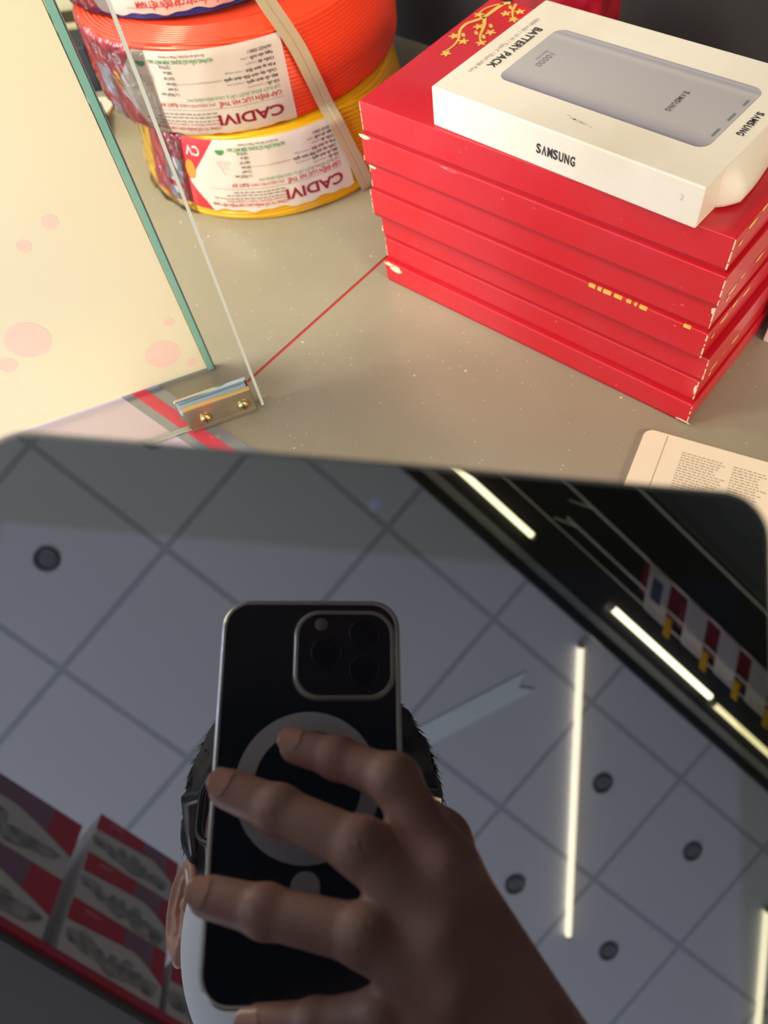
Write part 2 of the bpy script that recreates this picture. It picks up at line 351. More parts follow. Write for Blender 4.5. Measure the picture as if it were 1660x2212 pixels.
def carton(x0, x1, z0, z1, dy, lab):
    t = thing('lamp_carton', lab, 'carton', ((x0 + x1) / 2, -1.2 - dy, z0), group='red and white cartons on the opposite rack')
    w = (x1 - x0) / 2 - 0.002; h = z1 - z0 - 0.002
    MB().rbox((-w, -0.30, 0), (w, 0.0, h), 0.002).build('box_body', m_cw, t)
    f = MB(); n = 28; e = 0.0012
    def yb(s): return h * (0.58 + 0.16 * s - (1.5 * (s - 0.68) ** 1.25 if s > 0.68 else 0))
    top = []; bot = []
    for i in range(n + 1):
        s = i / n; x = -w + 2 * w * s; top.append((x, e, h * 0.995)); bot.append((x, e, yb(s)))
    f.add(top + bot, [(i, i + 1, n + 2 + i, n + 1 + i) for i in range(n)], 0)
    mv = [0.56 + 0.3 * k / 8 for k in range(9)]
    f.add([(-w + 2 * w * s, e * 1.5, h * 0.99) for s in mv] + [(-w + 2 * w * s, e * 1.5, yb(s)) for s in mv], [(k, k + 1, 10 + k, 9 + k) for k in range(8)], 1)
    rq = random.Random(int(x0 * 1000) + int(z0 * 100))
    for k in range(7):
        cx = -0.75 + 0.24 * k + rq.uniform(-.05, .05); cz_ = 0.33 - 0.02 * k + rq.uniform(-.06, .06); rx = rq.uniform(.12, .24); rz = rq.uniform(.10, .19)
        pts = [(w * cx + w * rx * math.cos(a) * (1 + 0.25 * math.sin(3 * a + k)), e * (1.6 + 0.1 * k), h * cz_ + h * rz * math.sin(a) * (1 + 0.2 * math.cos(2 * a + k))) for a in [2 * math.pi * j / 20 for j in range(20)]]
        f.add(pts, [tuple(range(20))], 2 + 2 * (k % 2))
    f.box((-w * 0.72, 0, h * 0.84), (-w * 0.42, e * 1.8, h * 0.90), 3)
    f.build('printed_front', [m_cr, m_cp, m_cg, m_ct, m_cg2], t)
    return t
carton(-0.30, 0.355, 2.075, 2.325, 0.0, 'red-banded white carton at the left picture edge, upper of two')
carton(-0.30, 0.355, 1.853, 2.073, 0.0, 'red-banded white carton at the left picture edge, lower of two')
for k, (z0, z1) in enumerate(((1.853, 2.045), (2.047, 2.238), (2.24, 2.432))):
    carton(0.392, 0.688, z0, z1, 0.0, ['red-banded white carton left of the ear, bottom of its stack of three', 'red-banded white carton left of the ear, middle of its stack of three', 'red-banded white carton left of the ear, top of its stack of three'][k])
carton(0.705, 1.02, 1.853, 2.045, 0.0, 'red-banded white carton mostly hidden behind the ear and face mask')

# ================================================================ CABLE COILS
SQ = {0.149: 0.03, 0.159: 0.11, 0.147: 0.11}
LEAN = {0.149: 0.015}      # the lowest coil narrows towards its top
def coil_r(zn, R, b=0.0045): return R - LEAN.get(R, 0) * (zn + 1) / 2 - b * (1 - math.sqrt(max(0, 1 - abs(zn) ** 9)))
def make_coil(name, label, c, R, z0, z1, col, nw, shift):
    t = thing(name, label, 'cable coil', (c[0], c[1], z0), group='wrapped cable coils in one stack')
    H = z1 - z0; NT = 288; per = 10
    def prof(zn, ph):
        r = coil_r(zn, R); s = ((zn + 1) / 2 * nw + ph) % 1.0
        return r - 0.0026 * (1 - math.sqrt(max(0, 1 - (2 * s - 1) ** 2)))
    rings = []
    nz = nw * per
    def fn(u, v):
        th = 2 * math.pi * u; ph = 0.9 * math.sin(th * 2 + shift) + 0.5 * math.sin(5 * th + shift * 2)
        zn = -1 + 2 * v; r = prof(zn * 0.998, ph + 10) * squash(th, SQ[R])
        return (r * math.cos(th), r * math.sin(th), v * H)
    mb = MB().grid(fn, NT, nz + 1, closed_u=True)
    Ri = R * 0.52
    r1 = coil_r(0.998, R); nr = 9
    def topf(u, v):
        th = 2 * math.pi * u; q = v * nr; k = (q + 0.35 * math.sin(3 * th + shift) * min(1, q)) % 1.0
        return ((r1 * squash(th, SQ[R]) - v * 0.032) * math.cos(th), (r1 * squash(th, SQ[R]) - v * 0.032) * math.sin(th), H - 0.0016 * (1 - math.sqrt(max(0, 1 - (2 * k - 1) ** 2))) * min(1, q * 3))
    mb.grid(topf, NT, nr * 8 + 1, closed_u=True)
    mb.lathe([(r1 - 0.032, H - 0.0002), (Ri + 0.01, H - 0.003), (Ri, H - 0.014), (Ri, 0.012), (Ri + 0.01, 0.0), (r1 - 0.010, 0.0)], NT)
    mb.build('wire_winding', mat(name + '_pvc', col, 0.3, coat=0.35), t)
    return t
YC = ((-0.6466, 0.5013), 0.149, 0.0, 0.0780); RC = ((-0.682, 0.5136), 0.159, 0.0780, 0.1580); BC = ((-0.728, 0.525), 0.147, 0.1580, 0.230)
def squash(th, k=0.11):      # the stack is pressed flatter on its left side
    d = (math.degrees(th) - 214 + 180) % 360 - 180
    return 1 - k * math.exp(-(d / 46) ** 2)
yel = make_coil('yellow_cable_coil', 'yellow cable coil standing on the shelf at the bottom of the stack', *YC, srgb(242, 190, 8), 21, 0.3)
red = make_coil('orange_cable_coil', 'orange-red cable coil in the middle of the coil stack', *RC, srgb(250, 76, 40), 22, 1.7)
blu = make_coil('blue_cable_coil', 'blue cable coil on top of the stack at the picture top', *BC, srgb(40, 62, 160), 21, 2.6)
m_lab = mat('label_paper', srgb(228, 218, 210), 0.35, bump=(60, 0.15, 0.001), coat=0.3)
m_lr = mat('label_red', srgb(205, 45, 55), 0.35, coat=0.4); m_lt = mat('label_text_red', srgb(190, 35, 50), 0.5); m_ldr = mat('label_brand_red', srgb(150, 10, 45), 0.4)
m_lg = mat('label_green', srgb(60, 150, 90), 0.5); m_lk = mat('label_black', srgb(70, 58, 60), 0.5); m_lgr = mat('label_grey', srgb(150, 138, 134), 0.5)
m_lw = mat('label_white_type', srgb(240, 225, 228), 0.4); m_lgold = mat('label_gold', srgb(215, 150, 60), 0.4); m_lsil = mat('label_silver', srgb(185, 180, 190), 0.3, coat=0.5)
LM = [m_lab, m_lr, m_lt, m_ldr, m_lg, m_lk, m_lgr, m_lw, m_lgold, m_lsil]
def make_label(parent, C, th0, ztop, zbot, phase, top_only=False):
    c, R, z0, z1 = C; H = z1 - z0
    def W3(u, v, off=0.0):        # u (m) from the right-hand edge to the left, v (m) downwards from the upper edge, text reads upside down
        th = math.radians(th0) - u / R
        z = ztop - v; zn = 2 * (z - z0) / H - 1
        r = coil_r(max(-1, min(1, zn)), R) * squash(th, SQ[R]) + 0.0012 + off + 0.0004 * math.sin(u * 180 + phase) * math.sin(v * 90)
        return (r * math.cos(th), r * math.sin(th), z - z0)
    Hh = ztop - zbot; Lw = 0.235
    mb = MB()
    NU, NV = 96, 24
    def wav(u): return 0.0012 * math.sin(u * 130 + phase) + 0.0007 * math.sin(u * 310)
    def pt(a, b, off=0.0):
        u = a * Lw; return W3(u, b * (Hh + wav(u)), off)
    # background split at the slanting red border
    def border(v): return 0.135 + (0.037 * (v / 0.040) if v < 0.040 else 0.037 - 0.030 * (v - 0.040) / 0.032)
    def reg(f0, f1, m, off):
        mb.grid(lambda a, b: W3(f0(b * Hh) + (f1(b * Hh) - f0(b * Hh)) * a, b * (Hh + wav(f0(b * Hh) * (1 - a) + f1(b * Hh) * a)), off), 70, NV, m)
    reg(lambda v: 0.0, border, 0, 0.0)
    reg(border, lambda v: Lw, 1, 0.0)
    def T(body, size, u, v, m, bold=0.0, width=None, off=0.00035):
        put_text(mb, body, size, lambda x, y: W3(u + x, v - y, off), m, bold=bold, width=width)
    # text right = increasing u (image left); text up = increasing z downwards in the picture, so v - y flips
    def TT(body, size, u, v, m, bold=0.0, width=None, off=0.00035):
        put_text(mb, body, size, lambda x, y: W3(u + x, v + y, off), m, bold=bold, width=width)
    s = Hh / 0.070
    V_ = lambda v: v * s / 1000
    def rule(u0, u1, v, m=6, t=0.00035):
        n = 16; mb.grid(lambda a, b: W3(u0 + (u1 - u0) * a, V_(v) + t * b, 0.0003), n, 2, m)
    if not top_only:
        TT('CADIVI', 0.0135, 0.0100, V_(53.0), 3, bold=0.0004, width=0.060)
        TT('CÔNG TY CỔ PHẦN DÂY CÁP ĐIỆN VIỆT NAM', 0.0036, 0.070, V_(62.5), 2, bold=0.00008, width=0.078)
        TT('Vietnam Electric Cable Corporation', 0.0034, 0.070, V_(59.0), 2, width=0.062)
        rl = random.Random(4)      # small print too faint to read: broken grey dashes
        for v_, u1_ in ((56.5, 0.146), (53.2, 0.132), (50.2, 0.120)):
            u_ = 0.070
            while u_ < u1_:
                l_ = rl.uniform(0.002, 0.006); mb.grid(lambda a, b: W3(u_ + l_ * a, V_(v_) + 0.0012 * b, 0.0003), 3, 2, 6); u_ += l_ + 0.0012
        rule(0.008, 0.148, 47.2)
        TT('CÁP ĐIỆN LỰC HẠ THẾ', 0.0050, 0.009, V_(42.0), 2, bold=0.00012, width=0.057)
        TT('(PVC INSULATED CABLE)', 0.0036, 0.069, V_(42.2), 2, width=0.034); TT('0,6/1 kV', 0.0050, 0.105, V_(41.6), 2, bold=0.0001, width=0.018)
        TT('CÁP RUỘT ĐỒNG (RUỘT CẤP 2), CÁCH ĐIỆN BẰNG PVC', 0.0038, 0.009, V_(37.3), 4, width=0.085)
    rows = [(33.2, 'Kết cấu', 'construction'), (28.8, 'Mặt cắt danh nghĩa', 'nominal area'), (24.4, 'Chiều dày cách điện danh nghĩa', 'nominal thickness'), (19.8, 'Điện áp danh định', 'rated voltage'), (15.2, 'Chiều dài', 'length'), (10.8, 'Ngày sản xuất', 'date')]
    if not top_only:
        for v, a_, b_ in rows:
            wa = 0.0018 * len(a_) * 0.86; TT(a_, 0.0036, 0.009, V_(v), 5, bold=0.00008, width=wa); TT('| ' + b_, 0.0027, 0.0105 + wa, V_(v), 6, width=0.0011 * (len(b_) + 2))
        TT('AS/NZS 5000.1', 0.0036, 0.009, V_(6.2), 5, bold=0.00006, width=0.021)
        rule(0.078, 0.098, 25.3, 6, 0.0003)
        for v, a_, w_ in ((33.0, '1 x 7/0,67 mm', 0.0175), (28.6, '1,5 mm²', 0.0095), (24.2, '0,8 mm', 0.0095), (19.6, '0,6/1 kV', 0.0105), (15.0, '100 m', 0.008), (10.6, '12/7/21A', 0.011)):
            TT(a_, 0.0036, 0.099, V_(v), 5, bold=0.00006, width=w_)
        TT('HƯỚNG DẪN SỬ DỤNG XEM MẶT SAU', 0.0042, 0.060, V_(6.6), 4, bold=0.0001, width=0.060)
        TT('Sản xuất tại Việt Nam | Made in Vietnam', 0.0030, 0.066, V_(3.2), 5, width=0.042)
        # triangle mark
        tri = [(0.119, 20.0), (0.134, 20.0), (0.1265, 33.0)]
        for i in range(3):
            (ua, va), (ub, vb) = tri[i], tri[(i + 1) % 3]
            mb.grid(lambda a, b: W3(ua + (ub - ua) * a + 0.0003 * b, V_(va + (vb - va) * a) + 0.0003 * b, 0.0003), 10, 2, 6)
        for q in range(3): rule(0.121 + q * 0.001, 0.132 - q * 0.001, 22 + 2.4 * q, 6, 0.0003)
        # green half disc
        cu, cv = 0.129, V_(8.5); pts = [W3(cu - 0.005 * math.cos(a), cv + 0.0045 * math.sin(a), 0.0004) for a in [math.pi * k / 14 for k in range(15)]]
        mb.add(pts, [tuple(range(15))], 4)
        # white type and gold disc on the red border
        TT('CV', 0.0125, 0.152, V_(7.0), 7, bold=0.0002, width=0.0175); TT('1.5', 0.0125, 0.178, V_(7.0), 7, bold=0.0002, width=0.015)
        pts = [W3(0.168 + 0.006 * math.cos(a), V_(31) + 0.009 * math.sin(a), 0.0004) for a in [2 * math.pi * k / 24 for k in range(24)]]
        mb.add(pts, [tuple(range(24))], 8)
        mb.grid(lambda a, b: W3(0.178 + 0.026 * a + 0.004 * b, V_(24 + 26 * b), 0.0004), 16, 12, 9)
        mb.grid(lambda a, b: W3(0.184 + 0.022 * a, V_(56 + 13 * b), 0.0004), 16, 6, 9)
    else:
        TT('CÔNG TY CỔ PHẦN DÂY CÁP ĐIỆN VIỆT NAM', 0.0075, 0.010, V_(58.5), 2, bold=0.0002, width=0.100)
        TT('Vietnam Electric Cable Corporation', 0.0042, 0.040, V_(52.0), 2, width=0.05)
        mb.grid(lambda a, b: W3(0.030 + 0.075 * a, V_(47.5) + 0.0012 * b, 0.0003), 16, 2, 6)
        rule(0.01, 0.12, 63.5, 2)
        mb.grid(lambda a, b: W3(0.165 + 0.03 * a, V_(20 + 40 * b), 0.0004), 16, 12, 9)
    return mb.build('printed_label', LM, parent, label='white and red printed paper label, its text upside down')
make_label(yel, YC, -13.2, 0.0765, 0.0115, 0.4)
make_label(red, RC, -26.0, 0.1550, 0.0795, 1.9)
make_label(blu, BC, -20.0, 0.2270, 0.1640, 3.1, True)
# clear plastic film over the left side
m_film = bpy.data.materials.new('plastic_film'); m_film.use_nodes = True; nt = m_film.node_tree; nt.nodes.clear()
out = nt.nodes.new('ShaderNodeOutputMaterial'); mx = nt.nodes.new('ShaderNodeMixShader'); tr = nt.nodes.new('ShaderNodeBsdfTransparent'); gs = nt.nodes.new('ShaderNodeBsdfGlossy')
gs.inputs['Roughness'].default_value = 0.09; fr = nt.nodes.new('ShaderNodeFresnel'); fr.inputs[0].default_value = 1.55
tcn = nt.nodes.new('ShaderNodeTexCoord'); nz = nt.nodes.new('ShaderNodeTexNoise'); nz.inputs['Scale'].default_value = 34; nz.inputs['Distortion'].default_value = 1.2; nt.links.new(tcn.outputs['Object'], nz.inputs['Vector'])
bp = nt.nodes.new('ShaderNodeBump'); bp.inputs['Strength'].default_value = 1.0; bp.inputs['Distance'].default_value = 0.006; nt.links.new(nz.outputs['Fac'], bp.inputs['Height'])
nt.links.new(bp.outputs[0], gs.inputs['Normal']); nt.links.new(bp.outputs[0], fr.inputs['Normal'])
nt.links.new(fr.outputs[0], mx.inputs[0]); nt.links.new(tr.outputs[0], mx.inputs[1]); nt.links.new(gs.outputs[0], mx.inputs[2]); nt.links.new(mx.outputs[0], out.inputs[0])
def film(parent, C, t0, t1):
    c, R, z0, z1 = C; H = z1 - z0; rnd = random.Random(3)
    ph = [rnd.uniform(0, 6.28) for _ in range(6)]
    def fn(a, b):
        th = math.radians(t0 + (t1 - t0) * a); zn = -1 + 2 * b
        r = coil_r(zn, R) + 0.003 + 0.0012 * math.sin(th * 31 + 4 * b + ph[0]) * math.sin(b * 9 + ph[1] + 3 * th) + 0.0006 * math.sin(th * 67 + ph[2] + b * 15)
        edge = min(1, a * 12, (1 - a) * 12); r = (r * edge + (coil_r(zn, R) + 0.0016) * (1 - edge)) * squash(th, SQ[R])
        return (r * math.cos(th), r * math.sin(th), H * b)
    MB().grid(fn, 110, 30).build('plastic_wrap', m_film, parent)
film(red, RC, -185, -70); film(blu, BC, -185, -74); film(yel, YC, -120, -80)
# flat plastic strap
stp = MB(); pp = []
ang = [(RC, -36.0, 0.232), (RC, -30.5, 0.200), (RC, -27.4, 0.178), (RC, -24.3, 0.158), (RC, -21.5, 0.138), (RC, -18.4, 0.108), (RC, -16.0, 0.084), (YC, -15.2, 0.074), (YC, -13.8, 0.060), (YC, -11.3, 0.035), (YC, -9.2, 0.011), (YC, -8.4, 0.001)]
for C, th, z in ang:
    c, R, z0, z1 = C; zn = 2 * (z - z0) / (z1 - z0) - 1; r = coil_r(max(-0.8, min(0.8, zn)), R) + 0.0045; t = math.radians(th)
    pp.append((Vector((c[0] + r * math.cos(t), c[1] + r * math.sin(t), z)), Vector((-math.sin(t), math.cos(t), 0)), Vector((math.cos(t), math.sin(t), 0))))
cr = [-0.0076, -0.0008, 0.0, 0.0008, 0.0076]; dz = [0, 0.0, -0.0009, 0.0, 0]
def smoothpath(pp, n=5):
    out = []
    for i in range(len(pp) - 1):
        p0 = pp[max(i - 1, 0)]; p1 = pp[i]; p2 = pp[i + 1]; p3 = pp[min(i + 2, len(pp) - 1)]
        for k in range(n):
            t = k / n
            out.append(tuple(0.5 * ((2 * b) + (c - a) * t + (2 * a - 5 * b + 4 * c - d) * t * t + (-a + 3 * b - 3 * c + d) * t ** 3) for a, b, c, d in zip(p0, p1, p2, p3)))
    out.append(pp[-1]); return out
SP = smoothpath(pp)
vs = []
for p, tt, nn in SP:
    for w_, d_ in zip(cr, dz): vs.append(p + tt * w_ + nn * (d_ + 0.0008))
    for w_, d_ in zip(cr[::-1], dz[::-1]): vs.append(p + tt * w_ + nn * (d_))
fs = [(i * 10 + k, i * 10 + (k + 1) % 10, (i + 1) * 10 + (k + 1) % 10, (i + 1) * 10 + k) for i in range(len(SP) - 1) for k in range(10)]
stp.add(vs, fs, 0)
tag(stp.build('packing_strap', mat('beige_strap', srgb(205, 194, 160), 0.35, coat=0.3)), 'beige flat plastic strap tied down over the coil stack, right of the labels', 'strap')

# ================================================================ RED BOX STACK
m_red = mat('red_card', srgb(198, 18, 34), 0.36, noise=(srgb(196, 34, 48), 14, 0.45, 0.62), coat=0.25, bump=(9, 0.12, 0.004))
m_chip = mat('torn_cardboard', srgb(236, 206, 170), 0.9); m_gold = mat('gold_foil', srgb(240, 196, 92), 0.35, 0.15); m_scuff = mat('scuffed_red', srgb(222, 70, 84), 0.6)
Zs = [0.1635, 0.1382, 0.1130, 0.0910, 0.0662, 0.0437, 0.0222, 0.0]
XL = [-0.3985, -0.4005, -0.3968, -0.3990, -0.3952, -0.3930, -0.3937]
XR = [-0.1084, -0.1060, -0.1072, -0.1058, -0.1010, -0.1025, -0.1005]
YF = [0.3885, 0.3872, 0.3883, 0.3872, 0.3915, 0.3905, 0.3868]
names = ['top of the stack, gold blossom print beside the white battery box', 'second from the top of the stack, torn at its left corner', 'third from the top of the stack', 'middle of the stack, gold flecks along its upper front edge', 'fifth from the top of the stack', 'second from the bottom of the stack', 'bottom of the stack, with a torn upper left corner']
def flat(mb, pts, z, m): mb.add([(x, y, z) for x, y in pts], [tuple(range(len(pts)))], m)
top_box = None
for i in range(7):
    z1, z0 = Zs[i], Zs[i + 1] + 0.0001; w = XR[i] - XL[i]; h = z1 - z0; Dp = 0.165
    t = thing('gift_box', 'flat red cardboard box, ' + names[i], 'box', (XL[i], YF[i], z0), rotz(random.Random(i).uniform(-0.003, 0.003)), group='red gift boxes in one stack')
    mb = MB().rbox((0, 0, h * 0.10), (w, Dp, h), 0.0007, 2, 0)
    rnd = random.Random(40 + i)
    # worn vertical edge at the right front corner
    y_ = -0.00015
    zz = h * 0.12; 
    while zz < h * 0.97:
        l = rnd.uniform(0.002, 0.008); ww = rnd.uniform(0.0003, 0.0009)
        mb.add([(w - ww, y_, zz), (w + 0.0001, y_, zz), (w + 0.0001, y_, min(h * .98, zz + l)), (w - ww * 0.8, y_, min(h * .98, zz + l))], [(0, 1, 2, 3)], 1)
        mb.add([(w + 0.00015, 0, zz), (w + 0.00015, ww, zz), (w + 0.00015, ww * .8, min(h * .98, zz + l)), (w + 0.00015, 0, min(h * .98, zz + l))], [(0, 1, 2, 3)], 1)
        if rnd.random() < 0.5 or i < 0:
            mb.add([(-0.0001, y_, zz), (0.0005, y_, zz), (0.0004, y_, min(h * .98, zz + l)), (-0.0001, y_, min(h * .98, zz + l))], [(0, 1, 2, 3)], 1)
        zz += l + rnd.uniform(0.0, 0.003)
    # scuffs on the front
    for k in range(5):
        sx = rnd.uniform(0.02, w - 0.02); sz = rnd.uniform(h * 0.2, h * 0.9); r0 = rnd.uniform(0.0003, 0.0010)
        mb.add([(sx + r0 * 1.4 * math.cos(a) * rnd.uniform(.7, 1.2), y_, sz + r0 * math.sin(a) * rnd.uniform(.7, 1.2)) for a in [2 * math.pi * j / 9 for j in range(9)]], [tuple(range(9))], 2)
    def blob(cx, cz_, rx, rz, m=1, side='f', n=14):
        pts = []
        for j in range(n):
            a = 2 * math.pi * j / n; k = rnd.uniform(0.75, 1.2)
            x, z = cx + rx * k * math.cos(a), min(h + 0.0002, max(h * 0.11, cz_ + rz * k * math.sin(a)))
            pts.append((x, -0.0003, z) if side == 'f' else (w + 0.0003, x, z) if side == 's' else (x, cz_ * 0 + rz * k * math.sin(a) * 1.0 + 0.001, h + 0.0002))
        mb.add(pts, [tuple(range(n))], m)
    if i == 1:
        blob(0.004, h - 0.0012, 0.006, 0.0018); blob(0.085, h - 0.001, 0.009, 0.0016, 2); blob(0.082, h - 0.0006, 0.004, 0.0010)
    if i == 2: blob(0.003, h - 0.0010, 0.004, 0.0012); blob(w - 0.001, h - 0.004, 0.0012, 0.003)
    if i == 4: blob(0.0, h * 0.3, 0.001, 0.001)
    if i == 5: blob(w - 0.001, h * 0.6, 0.001, 0.004)
    if i == 6:
        blob(0.006, h - 0.0022, 0.0055, 0.0022); blob(0.0125, h - 0.0045, 0.0070, 0.0042); blob(w - 0.004, h * 0.13, 0.006, 0.0012)
    if i == 3:
        for gx, gl_ in ((0.204, 0.005), (0.211, 0.003), (0.2155, 0.006), (0.224, 0.006), (0.2335, 0.0035), (0.2395, 0.002), (0.2435, 0.0055), (0.276, 0.005)):
            mb.box((gx, -0.0004, h - 0.0018 - rnd.uniform(0, .0006)), (gx + gl_, 0.001, h + 0.0002), 3)
    # gold print wrapping over the right hand side
    for gy, gz, gl_ in ((0.010 + 0.004 * (i % 3), h * 0.62, 0.005), (0.022, h * 0.85, 0.012), (0.036, h * 0.93, 0.008), (0.060 - 0.006 * (i % 2), h * 0.8, 0.012)):
        if i in (0, 2, 3, 5):
            pts = [(w + 0.0003, gy + gl_ * 0.5 * math.cos(a), min(h, gz + 0.0018 * math.sin(a + 0.4 * math.cos(a)))) for a in [2 * math.pi * j / 12 for j in range(12)]]
            mb.add(pts, [tuple(range(12))], 3)
    if i == 0:
        ox, oy = XL[0], YF[0]
        def L(p): return (p[0] - ox, p[1] - oy)
        def ribbon(pts, w0, w1):
            P = [Vector(L(p)) for p in pts]; Q = []
            for a_ in range(len(P) - 1):
                p0 = P[max(a_ - 1, 0)]; p1 = P[a_]; p2 = P[a_ + 1]; p3 = P[min(a_ + 2, len(P) - 1)]
                for k in range(6):
                    s = k / 6; Q.append(0.5 * ((2 * p1) + (p2 - p0) * s + (2 * p0 - 5 * p1 + 4 * p2 - p3) * s * s + (-p0 + 3 * p1 - 3 * p2 + p3) * s ** 3))
            Q.append(P[-1]); vs = []
            for k, q in enumerate(Q):
                d_ = (Q[min(k + 1, len(Q) - 1)] - Q[max(k - 1, 0)]).normalized(); n_ = Vector((-d_.y, d_.x)); ww = w0 + (w1 - w0) * k / len(Q)
                for sg in (1, -1): r_ = q + n_ * ww * sg; vs.append((max(0.0006, r_.x), r_.y, h + 0.0003))
            mb.add(vs, [(2 * k, 2 * k + 1, 2 * k + 3, 2 * k + 2) for k in range(len(Q) - 1)], 3)
        ribbon([(-0.3797, 0.5525), (-0.3838, 0.5491), (-0.3851, 0.5372), (-0.3858, 0.5257), (-0.3892, 0.5179), (-0.3922, 0.5116), (-0.3917, 0.5034), (-0.3884, 0.4967), (-0.3844, 0.4905), (-0.3818, 0.4801), (-0.383, 0.4691)], 0.0021, 0.0006)
        ribbon([(-0.3858, 0.5257), (-0.3793, 0.5168), (-0.3751, 0.5082), (-0.3721, 0.5014), (-0.3663, 0.4939)], 0.0016, 0.0005)
        ribbon([(-0.3838, 0.5491), (-0.3897, 0.5436), (-0.3931, 0.5357), (-0.3928, 0.5285)], 0.0010, 0.0005)
        ribbon([(-0.3752, 0.5530), (-0.3742, 0.5512), (-0.371, 0.5428), (-0.3644, 0.5339)], 0.0014, 0.0006)
        for fx, fy in [(-0.3915, 0.5265), (-0.3811, 0.5117), (-0.3677, 0.5089), (-0.3652, 0.4933), (-0.3897, 0.4919), (-0.3786, 0.4887), (-0.3801, 0.4689), (-0.3736, 0.5372), (-0.3653, 0.5444), (-0.3627, 0.5323)]:
            q = L((fx, fy)); R0 = 0.0044
            pts = [(max(0.0005, q[0] + R0 * (0.72 + 0.28 * math.cos(5 * a)) * math.cos(a + fx * 300)), q[1] + R0 * (0.72 + 0.28 * math.cos(5 * a)) * math.sin(a + fx * 300), h + 0.0004) for a in [2 * math.pi * j / 40 for j in range(40)]]
            mb.add(pts, [tuple(range(40))], 3)
        for fx, fy in [(-0.3732, 0.5169), (-0.3772, 0.5035), (-0.3687, 0.5014), (-0.3843, 0.4964), (-0.3758, 0.5467)]:
            q = L((fx, fy)); pts = [(q[0] + 0.0032 * math.cos(a) * 0.7 + 0.0012 * math.sin(a), q[1] - 0.0032 * math.cos(a) * 0.7 + 0.0008 * math.sin(a), h + 0.00035) for a in [2 * math.pi * j / 12 for j in range(12)]]
            mb.add(pts, [tuple(range(12))], 3)
    mb.build('lid', [m_red, m_chip, m_scuff, m_gold], t)
    MB().box((0.0007, 0.0007, 0.0), (w - 0.0007, Dp - 0.0007, h * 0.12)).build('tray', mat('red_card_tray', srgb(168, 16, 34), 0.5), t)

# another dark red box behind
rb = MB().rbox((0, 0, 0), (0.085, 0.035, 0.20), 0.001)
o = rb.build('red_carton', mat('dark_red_pattern', srgb(140, 16, 34), 0.3, noise=(srgb(170, 30, 48), 60, 0.4, 0.6), coat=0.6)); o.location = (-0.411, 0.600, 0.0)
tag(o, 'dark red glossy carton standing upright behind the white battery box', 'box')

def put_brand(mb, size, width, fn, m=0, bold=0.0002):
    cell = width / 7
    for k, ch in enumerate('SVMSUNG'):
        vs, fs = text_geo(ch, size, 'LEFT', bold)
        xs = [v[0] for v in vs]; ys = [v[1] for v in vs]; x0, x1 = min(xs), max(xs); y0, y1 = min(ys), max(ys); kx = cell * (0.80 if ch != 'M' else 0.90) / (x1 - x0)
        P = [Vector(fn(cell * k + cell * 0.08 + (x - x0) * kx, (y1 + y0 - y) if ch == 'V' else y)) for x, y in vs]
        mb.add(P, [f[::-1] for f in fs] if ch == 'V' else fs, m)
# ---------------------------------------------------------------- battery pack box
BW, BD, BH = 0.1995, 0.1285, 0.0272
bt = thing('battery_box', 'white battery pack box with a grey device printed on its lid, on the red boxes', 'box', (-0.3312, 0.3915, 0.1636), rotz(math.radians(-1.9)))
m_wb = mat('white_carton', srgb(226, 217, 202), 0.38, noise=(srgb(218, 208, 190), 12, 0.5, 0.7), coat=0.15)
m_ink = mat('dark_ink', srgb(48, 46, 50), 0.5); m_ink2 = mat('grey_ink', srgb(150, 142, 135), 0.5)
mb = MB().rbox((0, 0, 0), (BW, BD, BH), 0.0009, 2)
for (sx, sy, r0) in ((0.100, 0.017, 0.0011), (0.104, 0.0165, 0.0016), (0.109, 0.016, 0.0012), (0.096, 0.0185, 0.0007), (0.114, 0.015, 0.0007)):
    mb.add([(sx + r0 * 2.2 * math.cos(a), sy + r0 * 0.7 * math.sin(a), BH + 0.00015) for a in [2 * math.pi * j / 11 for j in range(11)]], [tuple(range(11))], 1)
mb.build('carton_body', [m_wb, mat('smudge', srgb(196, 186, 164), 0.6)], bt)
# printed device with its own printed highlights
mp_ = bpy.data.materials.new('printed_device'); mp_.use_nodes = True; nt = mp_.node_tree; b = nt.nodes['Principled BSDF']; b.inputs['Roughness'].default_value = 0.3
tc = nt.nodes.new('ShaderNodeTexCoord'); sp = nt.nodes.new('ShaderNodeSeparateXYZ'); nt.links.new(tc.outputs['Object'], sp.inputs[0])
mr = nt.nodes.new('ShaderNodeMapRange'); mr.inputs[1].default_value = 0.0300; mr.inputs[2].default_value = 0.1005; nt.links.new(sp.outputs[1], mr.inputs[0])
cr_ = nt.nodes.new('ShaderNodeValToRGB'); els = cr_.color_ramp.elements; els[0].position = 0; els[0].color = srgb(120, 118, 128); els[1].position = 1; els[1].color = srgb(140, 138, 148)
for p_, c_ in ((0.05, (150, 146, 154)), (0.13, (166, 160, 165)), (0.2, (172, 167, 168)), (0.8, (165, 160, 162)), (0.88, (176, 170, 170)), (0.93, (150, 147, 155)), (0.97, (168, 164, 170))):
    e = els.new(p_); e.color = srgb(*c_)
nt.links.new(mr.outputs[0], cr_.inputs[0]); nt.links.new(cr_.outputs[0], b.inputs['Base Color'])
dm = MB(); dp = rrect(0.0310, 0.0300, 0.1815, 0.1005, 0.0075)
dm.add([(x, y, BH + 0.0002) for x, y in dp], [tuple(range(len(dp)))], 0)
for y0, y1 in ((0.043, 0.052), (0.061, 0.070), (0.079, 0.086)):
    pr = rrect(0.1777, y0, 0.1791, y1, 0.0007, 4); dm.add([(x, y, BH + 0.0004) for x, y in pr], [tuple(range(len(pr)))], 1)
